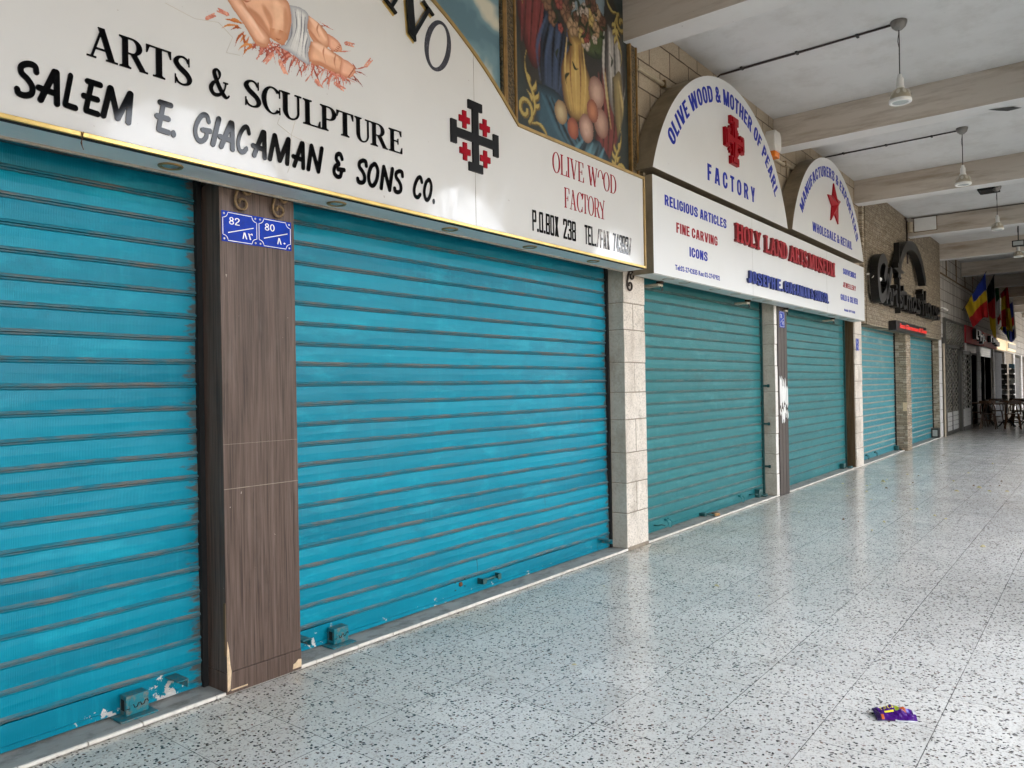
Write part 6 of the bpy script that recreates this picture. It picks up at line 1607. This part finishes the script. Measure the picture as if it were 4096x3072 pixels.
def fascia(xa_, xb_, za_, zb2, m, label, glyphs):
    t = empty('shop_sign', (xa_, 3.44, za_), label, 'sign', 'shop signs')
    MB().box(xa_, xb_, 3.40, 3.458, za_, zb2).build('panel', m, t, bevel=0.008)
    for (u0, v0, u1, v1) in glyphs:
        MB().box(xa_ + u0 * (xb_ - xa_), xa_ + u1 * (xb_ - xa_), 3.29, 3.3995, za_ + v0 * (zb2 - za_), za_ + v1 * (zb2 - za_)).build('raised_mark', M['letter_dark'], t)
g1 = [(.36, .30, .42, .92), (.42, .82, .50, .92), (.42, .30, .50, .40), (.53, .55, .58, .90), (.60, .25, .66, .85), (.66, .50, .72, .62), (.74, .12, .79, .72), (.82, .35, .87, .62), (.88, .30, .95, .40)]
g2 = [(.25, .35, .32, .85), (.32, .72, .40, .85), (.44, .40, .50, .75), (.53, .40, .58, .72), (.61, .30, .66, .78), (.69, .28, .74, .62), (.77, .22, .82, .66), (.85, .2, .90, .56), (.93, .2, .97, .55)]
fascia(26.62, 30.62, 2.61, 3.15, M['fascia_red'], 'deep red fascia with thick black raised marks right of the lattice gate', g1)
fascia(30.92, 34.68, 2.63, 3.12, M['fascia_pink'], 'salmon red fascia with thick black raised marks under the flags', g2)
t = empty('shop_sign', (34.9, 3.44, 2.65), 'warm glowing blank sign beyond the red fascias', 'sign', 'shop signs')
MB().box(34.86, 38.0, 3.40, 3.458, 2.66, 3.09).build('glowing_panel', M['glow_sign'], t)
t = empty('shop_sign', (38.7, 3.44, 2.7), 'glowing sign with a dark panel, farthest of the glowing signs', 'sign', 'shop signs')
MB().box(38.72, 42.2, 3.40, 3.458, 2.70, 3.09).build('glowing_panel', M['glow_sign'], t)
MB().box(38.75, 42.1, 3.37, 3.399, 2.80, 3.02).build('dark_panel', M['alu'], t)

def roller(x0, x1, z0, z1, m, label, y=3.53):
    t = empty('roller_shutter', (x0, y, z0), label, 'shutter', 'shutters of the far shops')
    b = MB(); z = z0
    while z < z1 - 0.02:
        b.box(x0, x1, y, y + 0.02, z, z + 0.055); b.box(x0, x1, y - 0.014, y + 0.02, z + 0.056, z + 0.075); z += 0.08
    b.build('curtain', m, t)
roller(27.27, 30.05, 2.36, 2.60, M['roller_brown'], 'rolled up shutter box with a pale front above the first dark doorway')
roller(30.49, 34.04, 2.30, 2.60, M['alu'], 'half raised metal shutter above the second dark doorway')
roller(38.38, 41.73, 1.70, 2.68, M['roller_brown'], 'brown roller shutter behind the postcard racks')
roller(42.52, 45.68, 0.02, 2.52, M['roller_grey'], 'dark grey roller shutter near the end of the walkway')
t = tag(MB().box(34.48, 37.90, 3.53, 3.57, 0.01, 2.56).build('curtain', M['grey_curtain'], loc=(36, 3.55, 0)), 'patterned grey curtain closing a far doorway', 'curtain')
for x0, x1, lb in ((27.27, 30.05, 'dark glazed doorway with thin frame behind the small tables'), (30.49, 34.04, 'dark glazed doorway under the half raised shutter')):
    t = empty('glass_door', (x0, 3.7, 0), lb, 'door', 'dark doorways of the far shops')
    b = MB()
    for u in (0.0, 0.45, 0.97): b.box(x0 + u * (x1 - x0), x0 + u * (x1 - x0) + 0.05, 3.53, 3.57, 0.004, 2.30)
    b.build('door_frame', M['gate_metal'], t)
    MB().box(x0 + .05, x1 - .04, 3.545, 3.555, 0.01, 2.30).build('glass', M['glass_dark'], t)
b = MB().tube([(22.7, 3.44, 4.30), (31, 3.44, 4.30)], 0.02, 6)
for x in (23.6, 25.3, 27.0, 28.7): b.tube([(x, 3.44, 4.30), (x, 3.44, 4.95)], 0.014, 6)
tag(b.build('wall_pipe', M['iron'], loc=(25, 3.44, 4.3)), 'rusty pipes along the pale wall above the lattice gate', 'pipe')

# postcard racks
def rack(x, y, cols_, label):
    t = empty('postcard_rack', (x, y, 0), label, 'rack', 'postcard racks by the tables')
    MB().tube([(x, y, 0.0), (x, y, 2.0)], 0.02, 6).box(x - .2, x + .2, y - .2, y + .2, 0.001, 0.03).build('stand', M['dark_metal'], t)
    for k, c in enumerate(cols_):
        z = 2.0 - k * 0.175
        MB().obox((x - .10, y, z - .08), (0.012, 0, 0.004), (0, 0.085, 0.012 * (-1) ** k), (-0.012, 0, 0.074)).build('card', c, t)
cm = {n_: simple('card_' + n_, c_, 0.4, 0.0, 0.35, 30.0) for n_, c_ in dict(dark=(0.04, 0.035, 0.03), grey=(0.18, 0.18, 0.18), blue=(0.20, 0.42, 0.58), white=(0.7, 0.68, 0.66)).items()}
rack(31.0, 2.83, [cm['dark']] * 5 + [cm['grey'], cm['dark'], cm['grey']], 'dark postcard rack beside the grey curtain')
rack(31.0, 2.61, [cm['blue'], cm['grey'], cm['dark'], cm['white'], cm['grey'], cm['grey'], cm['grey']], 'postcard rack topped by a pale blue card')

# ------------------------------------------------------------------ cafe tables and bentwood chairs
def chair(x, y, rz, label):
    t = empty('bentwood_chair', (x, y, 0), label, 'chair', 'bentwood chairs around the cafe tables')
    W = M['chairwood']
    MB().lathe([(0.0, 0.440), (0.19, 0.440), (0.205, 0.452), (0.20, 0.468), (0.10, 0.462), (0.0, 0.460)], (x, y, 0), 20).build('seat', W, t)
    for sx, sy in ((1, 1), (1, -1), (-1, 1), (-1, -1)):
        MB().tube([(x + sx * .145, y + sy * .145, 0.44), (x + sx * .175, y + sy * .175, 0.2), (x + sx * .205, y + sy * .20, 0.0)], [0.019, 0.018, 0.014], 8).build('leg', W, t)
    MB().tube([(x + .15 * math.cos(a), y + .15 * math.sin(a), 0.25) for a in np.linspace(0, 2 * math.pi, 17)], 0.009, 6).build('stretcher_ring', W, t)
    hoop = [(x - .15 - .06 * math.sin(a) ** .5 if 0 < a < math.pi else x - .15, y + .19 * math.cos(a), 0.44 + .40 * max(0.0, math.sin(a)) ** .55) for a in np.linspace(0, math.pi, 17)]
    MB().tube(hoop, 0.016, 8).build('back_hoop', W, t)
    hoop2 = [(x - .155 - .05 * math.sin(a), y + .11 * math.cos(a), 0.45 + .28 * max(0.0, math.sin(a)) ** .6) for a in np.linspace(0, math.pi, 13)]
    MB().tube(hoop2, 0.010, 6).build('inner_hoop', W, t)
    b = MB()
    arcp_ = [(x - .20 - .045 * math.cos(a), y + .235 * math.sin(a)) for a in np.linspace(-1.1, 1.1, 11)]
    for (xa_, ya_), (xb_, yb_) in zip(arcp_[:-1], arcp_[1:]):
        b.bar((xa_, ya_, 0.815), (xb_, yb_, 0.815), 0.02, 0.075)
    b.build('top_rail', W, t)
    t.rotation_euler.z = rz
    return t
def table(x, y, s, label):
    t = empty('cafe_table', (x, y, 0), label, 'table', 'wooden cafe tables')
    MB().box(x - s, x + s, y - s, y + s, 0.715, 0.75).build('table_top', M['chairwood'], t, bevel=0.008)
    MB().lathe([(0.04, 0.70), (0.035, 0.6), (0.022, 0.5), (0.03, 0.35), (0.045, 0.22), (0.03, 0.15)], (x, y, 0), 14).build('pedestal', M['table_iron'], t)
    for k in range(4):
        a = rad(45 + 90 * k)
        MB().tube([(x + r_ * math.cos(a), y + r_ * math.sin(a), z) for r_, z in ((0.02, .20), (.10, .22), (.20, .12), (.30, .025))], [0.02, 0.018, 0.015, 0.016], 6).build('foot', M['table_iron'], t)
    return t
ch0 = chair(26.75, 2.87, 0.0, 'bentwood chair with a wide wooden top rail, nearest the gate leaf')
def put(o, x, y, rz, lb):
    c = copy_tree(o); c.location = (x, y, 0); c.rotation_euler.z = rz; c['label'] = lb
put(ch0, 26.95, 2.28, 0.15, 'bentwood chair with its back to the camera, right of the nearest one')
put(ch0, 27.9, 3.25, 1.5, 'bentwood chair between the gate leaf and the small table')
put(ch0, 28.75, 2.25, 3.1, 'bentwood chair facing the camera behind the first table')
put(ch0, 29.6, 2.95, 0.1, 'bentwood chair at the second row of tables by the wall')
put(ch0, 29.7, 2.35, -0.1, 'bentwood chair at the second row of tables, away from the wall')
put(ch0, 28.1, 1.85, 1.6, 'bentwood chair cut by the right edge of the photo')
put(ch0, 32.2, 2.2, 3.0, 'farthest bentwood chair in front of the grey shutter')
tb0 = table(27.75, 2.50, 0.42, 'wooden cafe table behind the nearest bentwood chair')
for x, y, lb in ((28.6, 3.12, 'wooden cafe table against the dark doorway'), (27.95, 1.98, 'wooden cafe table at the right edge of the photo'), (30.6, 2.55, 'wooden cafe table in front of the postcard racks'), (31.8, 2.0, 'farthest wooden cafe table at the right')):
    c = copy_tree(tb0); c.location = (x, y, 0); c['label'] = lb
tag(MB().lathe([(0.0, 0.755), (0.05, 0.755), (0.075, 0.80), (0.07, 0.80), (0.045, 0.762), (0.0, 0.762)], (27.7, 2.75, 0), 14).build('bowl', M['lamp_lens'], loc=(27.7, 2.75, .75)), 'small glass bowl on the first cafe table', 'bowl')

# ------------------------------------------------------------------ flags
def flag(X, b_, t_, c_, d_, fn, label, amp=0.07):
    """cloth hanging from a pole: b_ pole foot, t_ pole tip, c_ / d_ lower corners, all as photo pixels in the plane x = X"""
    Bp, Tp, Cp, Dp = (Vector((X, *atx(*p, X))) for p in (b_, t_, c_, d_))
    t = empty('flag', (X, Bp.y, Bp.z), label, 'flag', 'national flags hanging on poles from the wall')
    foot = Bp + (Bp - Tp) * 0.12
    MB().tube([tuple(foot), tuple(Tp + (Tp - Bp) * 0.04)], 0.014, 6).build('pole', M['pole'], t)
    n = 30
    vv, cc, ff = [], [], []
    for j in range(n + 1):
        for i in range(n + 1):
            u, v = i / n, j / n
            top = Bp.lerp(Tp, u); bot = Cp.lerp(Dp, u)
            p = top.lerp(bot, v)
            p.x += amp * (0.25 + v) * math.sin(9 * u + 2.5 * v + X) + 0.03 * math.sin(17 * u - 3 * v)
            p.z -= 0.05 * v * math.sin(6 * u + X)
            vv.append(tuple(p - t.location)); cc.append((*fn(u, v), 1.0))
    for j in range(n):
        for i in range(n): a = j * (n + 1) + i; ff.append((a, a + 1, a + n + 2, a + n + 1))
    me = bpy.data.meshes.new('cloth'); me.from_pydata(vv, [], ff)
    at_ = me.color_attributes.new('Col', 'FLOAT_COLOR', 'POINT'); at_.data.foreach_set('color', np.array(cc, np.float32).ravel())
    me.materials.append(M['cloth']); me.shade_smooth()
    o = bpy.data.objects.new('cloth', me); COL.objects.link(o); o.parent = t
    md = o.modifiers.new('thickness', 'SOLIDIFY'); md.thickness = 0.004
blue, yel, red_, blk, wht, grn = (0.015, 0.04, 0.30), (0.62, 0.42, 0.015), (0.50, 0.012, 0.015), (0.012, 0.012, 0.012), (0.62, 0.61, 0.60), (0.01, 0.14, 0.045)
F = zpt(3796, 1050, 2.72)
f1 = lambda u, v: red_ if v > .56 + .06 * u else (yel if v > .24 + .14 * u or u < .34 else blue)
f2 = lambda u, v: blk if v < .36 else (red_ if v < .70 else yel)
f3 = lambda u, v: wht if u < .28 else (grn if v < .52 else (wht if v < .86 else red_))
f4 = lambda u, v: red_ if v < .16 or (u > .62 and v < .5) else (yel if u < .62 and v < .52 else (red_ if u < .45 else yel))
f5 = lambda u, v: wht if v < .26 or u > .82 else (blue if v < .55 else (red_ if v < .72 else (wht if v < .78 else blue)))
f6 = lambda u, v: yel if u + v < .45 else (blue if u < .62 else (grn if v > .5 else yel))
flag(26.3, F(172, 480), F(398, 112), F(262, 690), F(425, 585), f1, 'blue, yellow and red flag, nearest the lattice gate')
flag(29.2, F(408, 300), F(490, 140), F(452, 740), F(512, 825), f2, 'black, red and yellow flag hanging beside the blue, yellow and red one', 0.05)
flag(30.8, F(478, 165), F(535, 158), F(520, 676), F(566, 640), f3, 'narrow green, white and red flag', 0.03)
flag(33.6, F(566, 340), F(640, 256), F(572, 690), F(690, 740), f4, 'red and yellow flag with a broad yellow field', 0.06)
flag(36.5, F(650, 320), F(688, 285), F(650, 870), F(735, 830), f5, 'white, blue and red flag, farthest of the row', 0.05)
flag(35.0, F(556, 720), F(650, 600), F(612, 790), F(660, 850), f6, 'small blue, yellow and green flag low in the row', 0.04)

# ------------------------------------------------------------------ litter on the floor
wr = empty('snack_wrapper', (3.735, 0.785, 0), 'crumpled purple snack wrapper with yellow lettering lying on the terrazzo floor', 'wrapper')
ux = Vector((0.06, -0.125, 0)); ux = Vector((3.765, 0.705, 0)) - Vector((3.675, 0.855, 0)); uy = Vector((0.155, 0.062, 0)) * 0.62
Lw = ux.length
o0 = Vector((3.675, 0.855, 0)) - uy * 0.55
def wz_(u, v):
    pr_ = (v / .72) ** .8 if v < .72 else max(0.0, 1 - (v - .72) / .30)
    e = pr_ * (0.35 + 0.65 * max(0.0, math.sin(math.pi * min(1, max(0, .06 + .9 * u)))) ** .6)
    return 0.0025 + 0.038 * e + e * (0.0045 * math.sin(9 * u + 4 * v) + 0.0035 * math.sin(17 * u - 9 * v + 1) + 0.002 * math.sin(41 * u + 13 * v)) + .012 * max(0, u - .78) * 4 * v * math.sin(3.1 * v)
def wp(u, v, up=0.0):
    p = o0 + ux * (u + 0.035 * math.sin(5 * v + 1) * (1 - u)) + uy * (v + .05 * math.sin(6 * u))
    return (p.x, p.y, wz_(u, v) + up)
def wcol(u, v):
    pu, dk, ye, og, wt = (0.055, 0.004, 0.16), (0.02, 0.008, 0.055), (0.75, 0.60, 0.03), (0.50, 0.10, 0.02), (0.6, 0.6, 0.62)
    if u < .12: return dk
    if v < .05: return wt if u > .45 else (0.05, 0.005, 0.10)
    if u > .93 and v > .4: return wt
    if .12 < u < .20 and v < .3: return og
    if .52 < u < .62 and .5 < v < .86: return (0.35, 0.42, 0.03)
    if .64 < u < .78 and abs(v - .62 + .8 * (u - .7)) < .13: return og if v > .6 else (0.30, 0.05, 0.03)
    if .74 < u < .86 and .45 < v < .75: return (0.06, 0.03, 0.32)
    return pu
vv, cc, ff = [], [], []
nu, nv = 70, 46
for j in range(nv + 1):
    for i in range(nu + 1):
        u, v = i / nu, j / nv
        vv.append(wp(u, v)); cc.append((*wcol(u, v), 1))
for j in range(nv):
    for i in range(nu): a = j * (nu + 1) + i; ff.append((a, a + 1, a + nu + 2, a + nu + 1))
me = bpy.data.meshes.new('foil'); me.from_pydata([tuple(Vector(p) - wr.location) for p in vv], [], ff)
at_ = me.color_attributes.new('Col', 'FLOAT_COLOR', 'POINT'); at_.data.foreach_set('color', np.array(cc, np.float32).ravel())
me.materials.append(M['foil']); o = bpy.data.objects.new('foil', me); COL.objects.link(o); o.parent = wr
def foil_text(s_, u0, u1, v0, h, mat_, font):
    L, W = layout(s_, font, .1)
    b = MB()
    for ch, pv, pf in L:
        bb = len(b.v)
        b.v += [wp(u0 + (u1 - u0) * a / W, v0 + h * c_ + .10 * a / W, 0.0022) for a, c_ in pv]
        b.f += [tuple(bb + k for k in f) for f in pf]; b.m += [0] * len(pf)
    b.build('lettering', mat_, wr)
yl = simple('yellow_print', (0.80, 0.66, 0.04), 0.3, 0.0, 0.05)
foil_text('Takis', .16, .50, .50, .27, yl, 'inter0.000')
b = MB(); bb = [wp(.24, .32, .0022), wp(.48, .43, .0022), wp(.48, .52, .0022), wp(.24, .41, .0022)]
b.add(bb, [(0, 1, 2, 3)]); b.build('yellow_strip', yl, wr)

leaf_pos = [(11.73, 3.09, 1.0), (12.2, 2.65, 2.2), (12.55, 2.67, .9), (11.68, 2.75, 1.0), (11.87, 2.75, .8), (11.12, 2.79, .8), (11.06, 2.61, .9), (10.53, 2.72, .8), (11.51, 2.46, -1.1), (12.35, 3.09, -1.0), (12.12, 2.28, .9), (12.34, 2.28, -1.1), (13.26, 2.37, -1.2), (13.38, 2.55, 1.0), (12.81, 1.83, 1.3), (13.11, 1.91, -.7), (14.02, 1.79, 1.1), (15.74, 1.64, 1.5), (11.66, 1.63, 1.6), (12.17, 1.43, 1.8), (12.37, 1.52, -1.1), (11.87, 1.28, 1.4), (12.53, 1.34, -1.0), (12.53, 1.23, -1.0), (11.95, 1.09, 1.2), (13.1, 1.26, -.9), (10.35, 2.39, .8), (10.33, 2.14, .8), (9.8, 1.84, 1.1), (9.85, 1.78, 1.3), (9.47, 1.54, 1.5), (9.32, 1.41, 1.4), (8.23, 1.9, 1.1), (8.76, 1.9, 1.4), (8.66, 2.13, -.9), (8.69, 2.29, -1.3), (7.91, 0.91, 1.2), (17.11, 2.61, -1.4), (15.45, 2.39, -1.0), (5.36, 2.31, 1.1), (5.27, 1.96, .5), (3.42, 2.29, .7), (4.9, 3.0, .6), (8.94, 2.84, .8)]
def leaf(x, y, s, k):
    t = abs(s) * 0.017; r = random.Random(k); a = r.uniform(0, 6.28)
    d, e = Vector((math.cos(a), math.sin(a), 0)), Vector((-math.sin(a), math.cos(a), 0))
    c = Vector((x, y, 0)); b = MB(); cu = r.uniform(.6, 1.4)
    P = []
    for i in range(5):
        q = -1 + i * .5; w = (1 - q * q) ** .5 * .55 + .06
        for s_ in (-1, 0, 1):
            P.append(tuple(c + d * q * t * 1.3 + e * s_ * w * t + Vector((0, 0, 0.002 + t * cu * (.9 * (1 - q * q) * (1 - .7 * abs(s_)) + .15 * q * q)))))
    F_ = []
    for i in range(4):
        for j in range(2): k0 = i * 3 + j; F_.append((k0, k0 + 1, k0 + 4, k0 + 3))
    b.add(P, F_)
    o = b.build('fallen_leaf', M['petal'] if s > 0 else M['petal_brown'], loc=(x, y, 0.0))
    md = o.modifiers.new('thickness', 'SOLIDIFY'); md.thickness = 0.0012
    return o
for k, (x, y, s) in enumerate(leaf_pos):
    lb = ('curled pale yellow leaf fallen on the terrazzo floor' if s > 0 else 'small dry brown leaf fallen on the terrazzo floor')
    tag(leaf(x, y, s, k), lb, 'leaf', 'pale leaves scattered on the floor' if s > 0 else 'brown leaves scattered on the floor')
